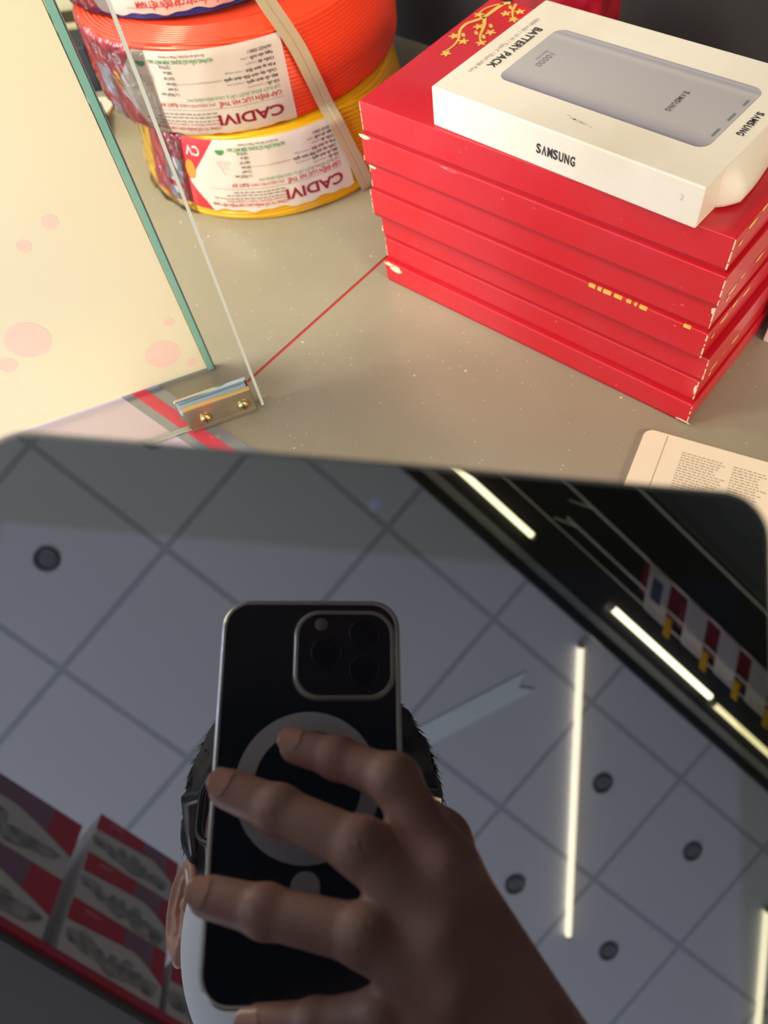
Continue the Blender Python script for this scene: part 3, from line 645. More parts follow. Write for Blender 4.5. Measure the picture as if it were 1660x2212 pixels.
def TB(body, size, x0, y0, m, bold=0.0, width=None, mbx=None):       # reads towards the front edge, letters face right
    put_text(mbx, body, size, lambda x, y: (x0 + y, y0 - x, BH + 0.0005), m, bold=bold, width=width)
put_brand(dm, 0.0052, 0.0245, lambda x, y: (0.1418 + y, 0.0763 - x, BH + 0.0005), 2, 0.0001); TB('10000', 0.0064, 0.0441, 0.0728, 3, 0.0, 0.0175, dm); TB('Battery Pack', 0.0026, 0.0405, 0.0728, 3, 0.0, 0.013, dm)
dm.build('printed_device', [mp_, mat('port_shade', srgb(120, 118, 124), 0.4), mat('device_logo', srgb(108, 104, 106), 0.4), mat('device_digits', srgb(135, 130, 133), 0.4)], bt, label='grey rounded device picture')
m_faint = mat('faint_ink', srgb(200, 192, 184), 0.5)
lt = MB(); TB('BATTERY PACK', 0.0088, 0.0166, 0.0938, 0, 0.00015, 0.0560, lt); lt.build('product_name', m_ink, bt)
lt = MB(); TB('10000 mAh / 15 W / Type-C / Dual USB Port', 0.0044, 0.0098, 0.1042, 0, 0.0, 0.0775, lt); lt.build('specification_line', m_ink2, bt)
lt = MB(); put_brand(lt, 0.0062, 0.0268, lambda x, y: (0.1886 + y, 0.0782 - x, BH + 0.0005), 0, 0.00014); lt.build('maker_name', m_ink, bt)
lt = MB(); put_brand(lt, 0.0088, 0.0298, lambda x, y: (0.0858 + x, -0.0004, 0.0098 + y), 0, 0.00022); lt.build('maker_name', m_ink, bt)
lt = MB(); put_text(lt, '2', 0.0050, lambda x, y: (0.186 + x, -0.0004, 0.0150 + y), 0); lt.build('pencil_mark', m_faint, bt)
# crushed end flap
def flap(u, v):
    y = 0.020 + 0.1065 * u; g = min(1, u / 0.10) ** 0.7
    bulge = 0.0115 * g * (0.80 + 0.20 * math.sin(u * 7 + 0.6))
    if v <= 0.8: q = v / 0.8; return (BW - 0.0004 + bulge * math.sin(q * 1.9) , y, BH * (0.985 - 0.92 * q * (1 - 0.06 * math.sin(u * 11))))
    q = (v - 0.8) / 0.2; return (BW - 0.0004 + bulge * math.sin(1.9) * (1 - q), y, BH * 0.065 * (1 - q) + 0.0006 + 0.0005 * math.sin(u * 12) * (1 - q))
MB().grid(flap, 30, 16).build('end_flap', m_wb, bt)
MB().rbox((0.185, BD, BH - 0.004), (0.205, BD + 0.012, BH - 0.001), 0.0006).build('hang_tab', m_wb, bt)

# ---------------------------------------------------------------- paper card and white carton to the right
card = thing('leaflet_card', 'cream rounded card with faint small print, lying on the shelf beside the tablet corner', 'card', (-0.122, 0.366, 0.0), rotz(math.radians(14.0)))
cp = rrect(0.0, -0.20, 0.16, 0.0, 0.007)
MB().prism(cp, 0.0, 0.0032).build('card_sheet', mat('cream_card', srgb(236, 222, 196), 0.55), card)
lm_ = MB()
rnd = random.Random(9)
for r_ in range(22):
    for (c0, c1) in ((0.030, 0.060), (0.066, 0.088)):
        y = -0.013 - 0.0024 * r_; x = c0
        while x < c1 - rnd.uniform(0, 0.006):
            l = rnd.uniform(0.0012, 0.004); lm_.add([(x, y, 0.0034), (x + l, y, 0.0034), (x + l, y + 0.0009, 0.0034), (x, y + 0.0009, 0.0034)], [(0, 1, 2, 3)]); x += l + 0.0009
lm_.add([(0.0165, -0.19, 0.0034), (0.0170, -0.19, 0.0034), (0.0170, -0.002, 0.0034), (0.0165, -0.002, 0.0034)], [(0, 1, 2, 3)])
lm_.build('small_print', mat('faint_print', srgb(176, 164, 142), 0.6), card)
wc = MB().rbox((0, 0, 0), (0.12, 0.16, 0.055), 0.001); o = wc.build('white_carton', m_wb); o.location = (-0.094, 0.495, 0.0); o.rotation_euler = (0, 0, math.radians(-3))
tag(o, 'plain white carton just showing at the right picture edge behind the red stack', 'box')

# things behind the coils, at the far left
ra = math.radians(39)
o = MB().rbox((-0.22, 0, 0), (0.035, 0.045, 0.052), 0.002).build('black_case', mat('navy_black_plastic', srgb(30, 36, 48), 0.5)); o.location = (-0.930, 0.432, 0.0); o.rotation_euler = (0, 0, ra); tag(o, 'navy black plastic case behind the glass, left of the coil stack', 'case')
o = MB().rbox((-0.10, -0.004, 0), (0.0, 0.034, 0.004), 0.001).build('white_slab', mat('offwhite_plastic', srgb(225, 215, 195), 0.5)); o.location = (-0.852, 0.424, 0.0); o.rotation_euler = (0, 0, ra - 0.1); tag(o, 'small off-white slab on the shelf between the two dark shapes', 'slab')
o = MB().rbox((-0.03, 0, 0), (0.030, 0.05, 0.020), 0.002).build('black_block', mat('plain_black', srgb(22, 24, 28), 0.45)); o.location = (-0.833, 0.366, 0.0); o.rotation_euler = (0, 0, ra + 0.2); tag(o, 'small black adapter on the shelf under the left side of the orange coil', 'block')  # plain dark block below the left side of the coil
lv_ = thing('louvre_panel', 'cream slatted panel standing at the far upper left beyond the dark case', 'panel', (-1.075, 0.450, 0.0), rotz(ra))
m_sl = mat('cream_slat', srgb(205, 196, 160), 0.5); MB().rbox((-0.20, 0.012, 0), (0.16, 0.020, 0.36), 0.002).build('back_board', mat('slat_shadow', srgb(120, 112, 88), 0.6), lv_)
for k in range(9): MB().rbox((-0.20, 0.0, 0.006 + 0.039 * k), (0.16, 0.012, 0.030 + 0.039 * k), 0.003).build('slat', m_sl, lv_)

# ================================================================ GLASS PANELS, CLIP
gdir = Vector((-0.0503, -0.0865, 0)).normalized()
ga = math.atan2(gdir.y, gdir.x)
m_edge = mat('glass_edge_teal', srgb(140, 178, 158), 0.15, coat=0.6, noise=(srgb(88, 146, 130), 4, 0.35, 0.7))
m_edgew = mat('glass_edge_pale', srgb(186, 190, 176), 0.12, coat=0.5)
m_pane = bpy.data.materials.new('thin_clear_pane'); m_pane.use_nodes = True; nt = m_pane.node_tree; nt.nodes.clear()
out = nt.nodes.new('ShaderNodeOutputMaterial'); mx = nt.nodes.new('ShaderNodeMixShader'); tr = nt.nodes.new('ShaderNodeBsdfTransparent'); tr.inputs[0].default_value = (0.985, 0.996, 0.99, 1)
gs = nt.nodes.new('ShaderNodeBsdfGlossy'); gs.inputs['Roughness'].default_value = 0.02; fr = nt.nodes.new('ShaderNodeFresnel'); fr.inputs[0].default_value = 1.10
nt.links.new(fr.outputs[0], mx.inputs[0]); nt.links.new(tr.outputs[0], mx.inputs[1]); nt.links.new(gs.outputs[0], mx.inputs[2]); nt.links.new(mx.outputs[0], out.inputs[0])
def place(o, loc, ang): o.location = loc; o.rotation_euler = (0, 0, ang)
gp = thing('glass_panel', 'clear frameless glass sheet held upright by the small metal clip', 'glass panel', (-0.3855, 0.2165, 0.0015), rotz(ga))
MB().box((0, -0.0025, 0), (0.20, 0.0025, 0.62)).build('pane', m_pane, gp)
MB().box((-0.0004, -0.0026, 0), (0.0017, 0.0031, 0.62)).build('pane_edge', m_edgew, gp, label='pale ground vertical edge')
MB().box((0.062, -0.0025, -0.0006), (0.20, 0.0025, 0.0)).build('bottom_edge', m_edgew, gp)
# cream printed sheet on glass with teal edge
m_cream = bpy.data.materials.new('cream_bokeh_print'); m_cream.use_nodes = True; nt = m_cream.node_tree; b = nt.nodes['Principled BSDF']; b.inputs['Roughness'].default_value = 0.6
tc = nt.nodes.new('ShaderNodeTexCoord'); sp = nt.nodes.new('ShaderNodeSeparateXYZ'); nt.links.new(tc.outputs['Object'], sp.inputs[0])
n = nt.nodes.new('ShaderNodeTexNoise'); n.inputs['Scale'].default_value = 5; nt.links.new(tc.outputs['Object'], n.inputs['Vector'])
r = nt.nodes.new('ShaderNodeValToRGB'); r.color_ramp.elements[0].position = 0.3; r.color_ramp.elements[0].color = srgb(216, 204, 168); r.color_ramp.elements[1].position = 0.7; r.color_ramp.elements[1].color = srgb(217, 200, 172)
nt.links.new(n.outputs['Fac'], r.inputs[0]); nt.links.new(r.outputs[0], b.inputs['Base Color'])
CREAM_NT = (nt, b, sp, r)
cpn = thing('printed_panel', 'cream panel with pale pink dots and a teal glass edge, left of the clear glass', 'panel', (-0.4535, 0.2165, 0.0015), rotz(ga))
cb = MB().box((0.0008, -0.003, 0.003), (0.42, 0.003, 0.62))
for s_, z_, r0 in ((0.0795, 0.1601, 0.0049), (0.1144, 0.0869, 0.0166), (0.1379, 0.0712, 0.0068), (0.0137, 0.0615, 0.0043), (0.0291, 0.0325, 0.0143), (0.0105, 0.0144, 0.0043), (0.0559, 0.1707, 0.0056), (0.2, 0.2, 0.02), (0.05, 0.27, 0.008)):
    cb.add([(s_ + r0 * math.cos(a), 0.0031, z_ + r0 * math.sin(a)) for a in [2 * math.pi * j / 40 for j in range(40)]], [tuple(range(40))], 1)
cb.build('cream_sheet', [m_cream, mat('pale_pink_print', srgb(226, 188, 170), 0.5)], cpn)
MB().box((-0.0048, -0.003, 0.0), (0.0, 0.0035, 0.62)).build('teal_edge', m_edge, cpn)
MB().box((-0.0056, -0.003, 0.0), (-0.0049, 0.0035, 0.62)).build('dark_edge_line', mat('dark_glass_line', srgb(40, 70, 62), 0.3), cpn)
# clip
clp = thing('glass_clip', 'small metal clip with two cross-head screws gripping the bottom of the clear glass', 'clip', (-0.3855, 0.2165, 0.0), rotz(ga))
m_ck = mat('brushed_clip', srgb(176, 160, 132), 0.28, 0.75, noise=(srgb(150, 135, 108), 30, 0.3, 0.7)); m_chr = mat('clip_chrome', srgb(225, 222, 215), 0.1, 1.0)
y0 = 0.0032
MB().rbox((0.006, y0, 0.006), (0.062, y0 + 0.003, 0.027), 0.0008).build('front_plate', m_ck, clp)
MB().rbox((0.006, -y0 - 0.003, 0.006), (0.066, -y0, 0.030), 0.0008).build('back_plate', m_chr, clp)
MB().rbox((0.006, -y0 - 0.003, 0.001), (0.062, y0 + 0.003, 0.0058), 0.0006).build('bridge', m_ck, clp)
MB().rbox((0.008, -0.0031, 0.020), (0.064, 0.0031, 0.0262), 0.0008).build('gap_highlight', mat('pale_blue_highlight', srgb(165, 195, 222), 0.25, coat=0.5), clp, label='pale blue highlight painted as a strip in the clip gap')  # bluish highlight between the plates, painted as a pale strip
MB().rbox((0.006, 0.0026, 0.0262), (0.062, 0.0062, 0.0280), 0.0006).build('lip_highlight', mat('golden_highlight', srgb(232, 190, 116), 0.25, 0.7), clp, label='golden highlight painted as a strip along the top edge')  # gold highlight on the front plate's top edge, put in as colour
for sx in (0.015, 0.047):
    xf = lambda v, sx=sx: Vector((sx + v.x, y0 + 0.003 + v.z, 0.0128 + v.y))
    s_ = MB().lathe([(0.0048, 0.0), (0.0048, 0.0014), (0.0036, 0.0025), (0.0012, 0.0029), (0.0, 0.0030)], 24, 0, xf)
    s_.box((-0.0027, -0.0005, 0.0024), (0.0027, 0.0005, 0.0033), 1, xf); s_.box((-0.0005, -0.0027, 0.0024), (0.0005, 0.0027, 0.0033), 1, xf)
    s_.build('screw', [mat('brass_screw', srgb(196, 176, 120), 0.25, 0.9), mat('screw_slot', srgb(50, 42, 30), 0.6)], clp)

# ================================================================ TABLET
TO = Vector((-0.0665391, -0.0169116, 0.16710273)); TEX = Vector((0.996342, 0.08347842, 0.01827491)); TEY = Vector((-0.07812284, 0.97644826, -0.20111094))
TM = TEX.cross(TEY).normalized()                     # points away from the camera
def TP(x, y, z=0.0): return cam_pt(TO + TEX * x + TEY * y - TM * z)     # z towards the camera
tR = Matrix((cam_dir(TEX), -cam_dir(TEY), -cam_dir(TM))).transposed()
tab = thing('tablet', 'black glass tablet held tilted in the foreground, mirroring the phone, hand and ceiling', 'tablet', TP(0.0659, 0.0), tR)
def loc_of(o):
    bpy.context.view_layer.update(); inv = o.matrix_world.inverted(); return inv
tw, th_ = 0.1741 / 2, 0.2506
m_alu = mat('tablet_metal', srgb(120, 122, 126), 0.3, 0.9)
m_bez = mat('bezel_glass', (0.0012, 0.0012, 0.0012, 1), 0.0, ior=2.0, tint=(0.90, 0.95, 0.88, 1))
m_dis = mat('display_glass', (0.0010, 0.0014, 0.0030, 1), 0.0, ior=2.2, tint=(0.92, 0.93, 1.0, 1))
ou = rrect(-tw, -th_, tw, 0, 0.0105, 10); ou2 = rrect(-tw + 0.0012, -th_ + 0.0012, tw - 0.0012, -0.0012, 0.0095, 10); ou3 = rrect(-tw + 0.0018, -th_ + 0.0018, tw - 0.0018, -0.0018, 0.009, 10)
mb = MB(); N = len(ou)
lv = [(ou2, -0.0003), (ou, -0.0012), (ou, -0.0058), (ou3, -0.0075)]
vs = [(x, y, z) for pts, z in lv for x, y in pts]
mb.add(vs, [(i * N + k, (i + 1) * N + k, (i + 1) * N + (k + 1) % N, i * N + (k + 1) % N) for i in range(3) for k in range(N)], 0, True)
mb.add([(x, y, -0.0075) for x, y in ou3], [tuple(range(N))[::-1]], 0)
mb.build('tablet_body', m_alu, tab)
di = rrect(-0.0788, -0.2284, 0.0788, -0.0206, 0.0004, 10)
MB().add([(x, y, 0.0) for x, y in ou2] + [(x, y, 0.0) for x, y in di], [(k, (k + 1) % N, N + (k + 1) % N, N + k) for k in range(N)], 0).add([(x, y, 0.0) for x, y in ou2] + [(x, y, -0.0003) for x, y in ou2], [(k, N + k, N + (k + 1) % N, (k + 1) % N) for k in range(N)], 0).build('bezel', m_bez, tab)
MB().add([(x, y, 0.0) for x, y in di], [tuple(range(N))], 0).build('display', m_dis, tab, label='blue-black reflective display glass')
MB().lathe([(0.0, 0.0001), (0.0008, 0.0001), (0.0014, 0.0)], 20, 0, lambda v: Vector((v.x, v.y - 0.0100, v.z + 0.00005))).build('front_camera', mat('front_camera_blue', srgb(48, 62, 90), 0.4), tab, label='small bluish front camera')
MB().lathe([(0.0062, 0.0002), (0.0058, 0.0002), (0.0, 0.0001)], 28, 0, lambda v: Vector((v.x, v.y - 0.2395, v.z))).build('home_button', mat('button_ring', srgb(40, 40, 44), 0.2), tab)

# ================================================================ PHONE (the camera looks out of its main lens)
ph = thing('phone', 'dark phone in a clear case with a round magnet ring, held up over the tablet', 'phone', cam_pt((0, 0, 0)), FR)
px0, px1, py0, py1 = -0.0570, 0.0185, -0.0300, 0.1210
m_pb = mat('phone_back', srgb(8, 22, 32), 0.2); m_pf = mat('phone_frame', srgb(60, 66, 72), 0.25, 0.9)
def prism_cam(mb, pts, z0, z1, m=0): mb.prism(pts[::-1], z0, z1, m); return mb
body = rrect(px0 + 0.0020, py0 + 0.0020, px1 - 0.0020, py1 - 0.0020, 0.0100, 10)
prism_cam(MB(), body, -0.0112, -0.0045).build('phone_frame', m_pf, ph)
prism_cam(MB(), body, -0.0045, -0.0040).build('phone_back', m_pb, ph)
prism_cam(MB(), rrect(px0 + 0.0035, py0 + 0.0035, px1 - 0.0035, py1 - 0.0035, 0.009, 10), -0.0114, -0.0112).build('phone_screen', mat('phone_screen', (0.01, 0.01, 0.012, 1), 0.05, emit=((0.78, 0.87, 1.0, 1), 5.0)), ph)
mod = rrect(-0.0238, -0.0228, 0.0136, 0.0100, 0.0085, 10)
prism_cam(MB(), mod, -0.0040, -0.0028).build('camera_plate', mat('camera_plate', srgb(3, 10, 16), 0.35), ph)
m_ring = mat('lens_ring', srgb(5, 9, 13), 0.4); m_gls = mat('lens_glass', (0.003, 0.003, 0.005, 1), 0.15, ior=1.3)
for lx, ly in ((0.0035, 0.0004), (0.0035, -0.0150), (-0.0125, -0.0068)):
    lz = lambda v, lx=lx, ly=ly: Vector((lx + v.x, ly + v.y, v.z - 0.0028))
    l_ = MB().lathe([(0.0068, 0.0), (0.0068, 0.0013), (0.0058, 0.0015), (0.0056, 0.0009)], 28, 0, lz).build('camera_lens', m_ring, ph)
    MB().lathe([(0.0057, 0.0009), (0.0, 0.0010)], 28, 0, lz).build('lens_glass', m_gls, l_)
MB().lathe([(0.0028, 0.0), (0.0026, 0.0003), (0.0, 0.0004)], 20, 0, lambda v: Vector((-0.0150 + v.x, -0.0192 + v.y, v.z - 0.0028))).build('flash', mat('flash_lens', srgb(150, 140, 130), 0.3), ph, label='grey flash lens')
# clear case
m_case = mat('clear_case', (0.95, 0.93, 0.86, 1), 0.03, trans=0.6, ior=1.5, coat=1.0)
def ring_prism(mb, outer, inner, z0, z1, m=0):
    n = len(outer)
    vs = [(x, y, z) for pts, z in ((outer, z0), (outer, z1), (inner, z1), (inner, z0)) for x, y in pts]
    return mb.add(vs, [(i * n + (k + 1) % n, i * n + k, ((i + 1) % 4) * n + k, ((i + 1) % 4) * n + (k + 1) % n) for i in range(4) for k in range(n)], m, False)
co = rrect(px0, py0, px1, py1, 0.0120, 10); ci = rrect(px0 + 0.0021, py0 + 0.0021, px1 - 0.0021, py1 - 0.0021, 0.0101, 10); cm_ = rrect(px0 + 0.0009, py0 + 0.0009, px1 - 0.0009, py1 - 0.0009, 0.0112, 10)
cs = MB(); n = len(co)
lvls = [(ci, -0.0124), (co, -0.0118), (co, -0.0042), (cm_, -0.0029), (ci, -0.0027), (ci, -0.0038)]
vs = [(x, y, z) for pts, z in lvls for x, y in pts]
cs.add(vs, [(i * n + (k + 1) % n, i * n + k, ((i + 1) % 6) * n + k, ((i + 1) % 6) * n + (k + 1) % n) for i in range(6) for k in range(n)], 0, True)
cs.build('case_rim', m_case, ph, label='clear plastic case rim')
c1 = rrect(-0.0268, -0.0258, 0.0166, 0.0130, 0.0110, 10); c2 = rrect(-0.0245, -0.0235, 0.0143, 0.0107, 0.0092, 10); c3 = rrect(-0.0258, -0.0248, 0.0156, 0.0120, 0.0102, 10)
cs = MB(); lvls = [(c1, -0.0039), (c3, -0.0022), (c2, -0.0020), (c2, -0.0039)]; n = len(c1)
cs.add([(x, y, z) for pts, z in lvls for x, y in pts], [(i * n + (k + 1) % n, i * n + k, ((i + 1) % 4) * n + k, ((i + 1) % 4) * n + (k + 1) % n) for i in range(4) for k in range(n)], 0, True)
cs.build('camera_surround', m_case, ph, label='clear raised camera surround')
mg = MB(); mcx, mcy = -0.0193, 0.0457; NN = 72
m_mag = mat('magnet_ring', srgb(215, 222, 235), 0.45)
c_ = [(math.cos(2 * math.pi * k / NN), math.sin(2 * math.pi * k / NN)) for k in range(NN)]
ring_prism(mg, [(mcx + 0.0285 * a, mcy + 0.0285 * b) for a, b in c_], [(mcx + 0.0212 * a, mcy + 0.0212 * b) for a, b in c_], -0.0039, -0.0034)
mg.build('magnet_ring', m_mag, ph)
prism_cam(MB(), rrect(mcx - 0.0055, mcy + 0.0305, mcx + 0.0055, mcy + 0.0520, 0.0052, 8), -0.0039, -0.0034).build('alignment_bar', m_mag, ph)

# ================================================================ PERSON
m_skin = mat('skin', srgb(204, 158, 140), 0.45, noise=(srgb(188, 134, 118), 40, 0.4, 0.75), bump=(260, 0.15, 0.0006))
m_hair = mat('black_hair', srgb(24, 20, 18), 0.65); m_mask = mat('mask_white', srgb(232, 238, 248), 0.7); m_shirt = mat('shirt_navy', srgb(44, 50, 66), 0.8); m_trs = mat('trousers_grey', srgb(60, 60, 64), 0.8)
HC = Vector((-0.020, 0.078, -0.228)); ht = math.radians(16)
def head_cam(v):     # head axes: right, down, forward; tilted a little upwards
    x, y, z = v; return cam_pt(HC + Vector((x, y * math.cos(ht) - z * math.sin(ht), z * math.cos(ht) + y * math.sin(ht))))
per = thing('person', 'person with black hair, glasses and white face mask, holding up the phone', 'person', (0.17, -0.36, FLOOR_Z))
PI_ = Matrix.Translation((-0.17, 0.36, -FLOOR_Z))
def toper(mb): mb.v = [(x - 0.17, y + 0.36, z - FLOOR_Z) for x, y, z in mb.v]; return mb
body = MB()
ab = lambda P, i: np.abs(P[..., i])
def mir(P): Q = P.copy(); Q[..., 0] = np.abs(Q[..., 0]); return Q
def head_sdf(P):
    Q = mir(P)
    d = ell(P, (0, -0.028, -0.012), (0.073, 0.086, 0.092))
    d = smin(d, ell(P, (0, 0.035, 0.022), (0.061, 0.072, 0.062)), 0.02)
    d = smin(d, ell(P, (0, 0.096, 0.050), (0.026, 0.018, 0.022)), 0.025)
    d = smin(d, ell(Q, (0.036, 0.030, 0.058), (0.022, 0.020, 0.018)), 0.015)
    d = smin(d, ell(Q, (0.028, -0.014, 0.070), (0.030, 0.008, 0.012)), 0.012)
    d = smin(d, caps(P, (0, -0.002, 0.080), (0, 0.034, 0.100), 0.006, 0.010), 0.010)
    d = smin(d, ell(Q, (0.011, 0.038, 0.090), (0.007, 0.006, 0.009)), 0.006)
    d = -smin(-d, ell(Q, (0.031, 0.004, 0.092), (0.015, 0.010, 0.014)), 0.008)
    d = smin(d, ell(Q, (0.031, 0.005, 0.074), (0.013, 0.012, 0.012)), 0.003)
    d = smin(d, ell(P, (0, 0.062, 0.078), (0.022, 0.008, 0.012)), 0.006)
    d = smin(d, caps(P, (0, 0.06, -0.030), (0, 0.20, -0.075), 0.052, 0.056), 0.025)
    return d
def ear_sdf(P):
    ea = math.radians(-36); RE = np.array(((math.cos(ea), 0, math.sin(ea)), (0, 1, 0), (-math.sin(ea), 0, math.cos(ea))))   # ear plane flared outwards
    Q = mir(P); ec = np.array((0.0830, 0.022, -0.018)); nv = RE @ np.array((1.0, 0, 0)); tv = RE @ np.array((0, 0, 1.0))
    e = ell(Q, ec, (0.0062, 0.029, 0.0172), RE)
    e = -smin(-e, ell(Q, ec + nv * 0.0062 + np.array((0, -0.001, 0)), (0.0075, 0.0245, 0.0135), RE), 0.0015)
    c_ = ec + nv * 0.0006
    e = smin(e, caps(Q, c_ + np.array((0, -0.016, 0)) + tv * -0.002, c_ + np.array((0, 0.002, 0)) - tv * 0.007, 0.0017, 0.0019), 0.002)
    e = smin(e, caps(Q, c_ + np.array((0, 0.002, 0)) - tv * 0.007, c_ + np.array((0, 0.014, 0)) - tv * 0.002, 0.0019, 0.0022), 0.002)
    e = smin(e, ell(Q, (0.080, 0.049, -0.010), (0.0050, 0.0085, 0.0075)), 0.004); e = smin(e, ell(Q, (0.075, 0.024, -0.016), (0.006, 0.014, 0.006)), 0.003)
    e = smin(e, ell(Q, (0.0775, 0.024, -0.001), (0.0045, 0.0055, 0.0035)), 0.003)
    return e
organic(body, ear_sdf, (0.060, -0.012, -0.045), (0.105, 0.062, 0.012), 0.0010, 0, head_cam)
organic(body, ear_sdf, (-0.105, -0.012, -0.045), (-0.060, 0.062, 0.012), 0.0010, 0, head_cam)
organic(body, head_sdf, (-0.11, -0.13, -0.16), (0.11, 0.21, 0.125), 0.0024, 0, head_cam)
# right hand, in camera axes
HJ = dict(i=[(-0.0235, 0.0315, 0.0052), (-0.0075, 0.0368, 0.0115), (0.0130, 0.0455, 0.0230), (0.0285, 0.0745, 0.0280)],
          m=[(-0.0490, 0.0470, 0.0060), (-0.0290, 0.0550, 0.0145), (0.0010, 0.0680, 0.0275), (0.0265, 0.0930, 0.0330)],
          r=[(-0.0535, 0.0835, 0.0065), (-0.0320, 0.0880, 0.0160), (0.0020, 0.0945, 0.0300), (0.0285, 0.1120, 0.0340)],
          p=[(-0.0340, 0.1230, 0.0050), (-0.0140, 0.1215, 0.0150), (0.0075, 0.1175, 0.0260), (0.0320, 0.1290, 0.0310)])
HRAD = dict(i=[0.0070, 0.0076, 0.0088, 0.0115], m=[0.0075, 0.0085, 0.0096, 0.0125], r=[0.0074, 0.0084, 0.0094, 0.0122], p=[0.0062, 0.0070, 0.0080, 0.0110])
WR = np.array((0.0745, 0.1600, 0.0080))
def hand_sdf(P):
    d = None
    for k in 'imrp':
        J, R = HJ[k], HRAD[k]; f_ = caps(P, J[0], J[1], R[0], R[1])
        f_ = smin(f_, caps(P, J[1], J[2], R[1] * 0.985, R[2] * 0.975), 0.003)
        f_ = smin(f_, caps(P, J[2], J[3], R[2], R[3] * 0.9), 0.004)
        f_ = smin(f_, ell(P, J[1], (R[1] * 1.01,) * 3), 0.003); f_ = smin(f_, ell(P, J[2], (R[2] * 1.01,) * 3), 0.003)
        d = f_ if d is None else smin(d, f_, 0.0035)
    palm = None
    for k, o in (('i', (0, -0.006, 0.004)), ('m', (0, 0, 0.004)), ('r', (0, 0.004, 0)), ('p', (0, 0.006, -0.002))):
        c = caps(P, np.array(HJ[k][3]) + (0.002, 0.002, -0.001), WR + np.array(o), 0.0115, 0.0195)
        palm = c if palm is None else smin(palm, c, 0.010)
        t_ = caps(P, np.array(HJ[k][3]) + (0.001, 0.001, 0.0085), WR + np.array(o) * 0.6 + (0, 0, 0.0165), 0.0042, 0.0036); palm = smin(palm, t_, 0.0045)
    d = smin(d, palm, 0.009)
    # thumb round the right edge of the phone onto its screen side
    tj = [((0.064, 0.134, -0.002), 0.017), ((0.046, 0.100, -0.012), 0.0130), ((0.036, 0.066, -0.0215), 0.0105), ((0.014, 0.046, -0.0215), 0.0082)]
    for a_, b_ in zip(tj[:-1], tj[1:]): d = smin(d, caps(P, a_[0], b_[0], a_[1], b_[1]), 0.007)
    d = smin(d, caps(P, WR, (0.122, 0.222, -0.030), 0.0245, 0.031), 0.016)
    for k in 'imr':      # knuckle creases
        for q_ in (1, 2):
            J = np.array(HJ[k][q_]); ax_ = np.array(HJ[k][q_ + 1 if q_ == 1 else 1]) - J; ax_ = ax_ / np.linalg.norm(ax_); R_ = HRAD[k][q_]
            t_ = (P - J) @ ax_; near = np.exp(-(np.linalg.norm(P - J - np.array((0, 0, R_)), axis=-1) / (R_ * 0.8)) ** 2)
            d = d + 0.00035 * near * np.cos(t_ * 2100)
    return d
organic(body, hand_sdf, (-0.078, 0.010, -0.085), (0.178, 0.262, 0.060), 0.0016, 0, lambda v: cam_pt(v))
# left hand holding the lower edge of the tablet, in tablet axes (x, y down, z up)
def lhand_sdf(P):
    d = caps(P, (0.010, 0.288, -0.030), (0.015, 0.262, -0.026), 0.026, 0.018)
    for k in range(4):
        x = -0.006 + 0.019 * k; f_ = caps(P, (x * 0.8 + 0.004, 0.262, -0.026), (x, 0.228, -0.0195), 0.0100, 0.0090); f_ = smin(f_, caps(P, (x, 0.228, -0.0195), (x + 0.002, 0.200, -0.0165), 0.0088, 0.0078), 0.003)
        d = smin(d, f_, 0.005)
    th = caps(P, (-0.012, 0.280, -0.020), (-0.016, 0.262, 0.004), 0.0135, 0.0110); th = smin(th, caps(P, (-0.016, 0.262, 0.004), (-0.004, 0.236, 0.0085), 0.0105, 0.0082), 0.003)
    d = smin(d, th, 0.008)
    return smin(d, caps(P, (0.010, 0.290, -0.030), (-0.030, 0.36, -0.055), 0.025, 0.032), 0.012)
organic(body, lhand_sdf, (-0.075, 0.19, -0.10), (0.085, 0.40, 0.03), 0.0022, 0, lambda v: TP(v.x, v.y, v.z))
c2w = lambda a: np.array(cam_pt(a)); SHR, ELR = np.array((0.355, -0.36, 0.37)), np.array((0.315, -0.19, 0.17))
FWR = c2w((0.122, 0.212, -0.028)); SHL, ELL_ = np.array((-0.03, -0.37, 0.37)), np.array((-0.13, -0.32, 0.10)); FWL = np.array(TP(-0.028, 0.355, -0.054))
NK = c2w((-0.020, 0.235, -0.262))
def arms(P, g=0.0):
    d = caps(P, SHR, ELR, 0.050 + g, 0.042 + g); d = smin(d, caps(P, ELR, FWR, 0.042 + g, 0.030 + g), 0.01)
    e = caps(P, SHL, ELL_, 0.050 + g, 0.042 + g); e = smin(e, caps(P, ELL_, FWL, 0.042 + g, 0.030 + g), 0.01); return np.minimum(d, e)
def torso(P, g=0.0):
    d = ell(P, (0.165, -0.38, 0.26), (0.165 + g, 0.105 + g, 0.20 + g)); d = smin(d, ell(P, (0.165, -0.37, 0.02), (0.150 + g, 0.105 + g, 0.18 + g)), 0.06)
    d = smin(d, caps(P, SHR, SHL, 0.055 + g, 0.055 + g), 0.04); return d
def legs(P, g=0.0):
    d = None
    for sx in (-0.085, 0.085):
        c = smin(caps(P, (0.165 + sx, -0.38, -0.06), (0.165 + sx * 1.05, -0.36, -0.48), 0.082 + g, 0.056 + g), caps(P, (0.165 + sx * 1.05, -0.36, -0.48), (0.165 + sx * 1.05, -0.38, -0.87), 0.054 + g, 0.038 + g), 0.02)
        c = smin(c, caps(P, (0.165 + sx * 1.05, -0.39, -0.93), (0.165 + sx * 1.25, -0.24, -0.945), 0.038 + g * .3, 0.026 + g * .3), 0.03)
        d = c if d is None else np.minimum(d, c)
    return d
def body_sdf(P):
    d = smin(torso(P), arms(P), 0.03); d = smin(d, legs(P), 0.04)
    return smin(d, caps(P, NK, (0.165, -0.36, 0.36), 0.050, 0.06), 0.03)
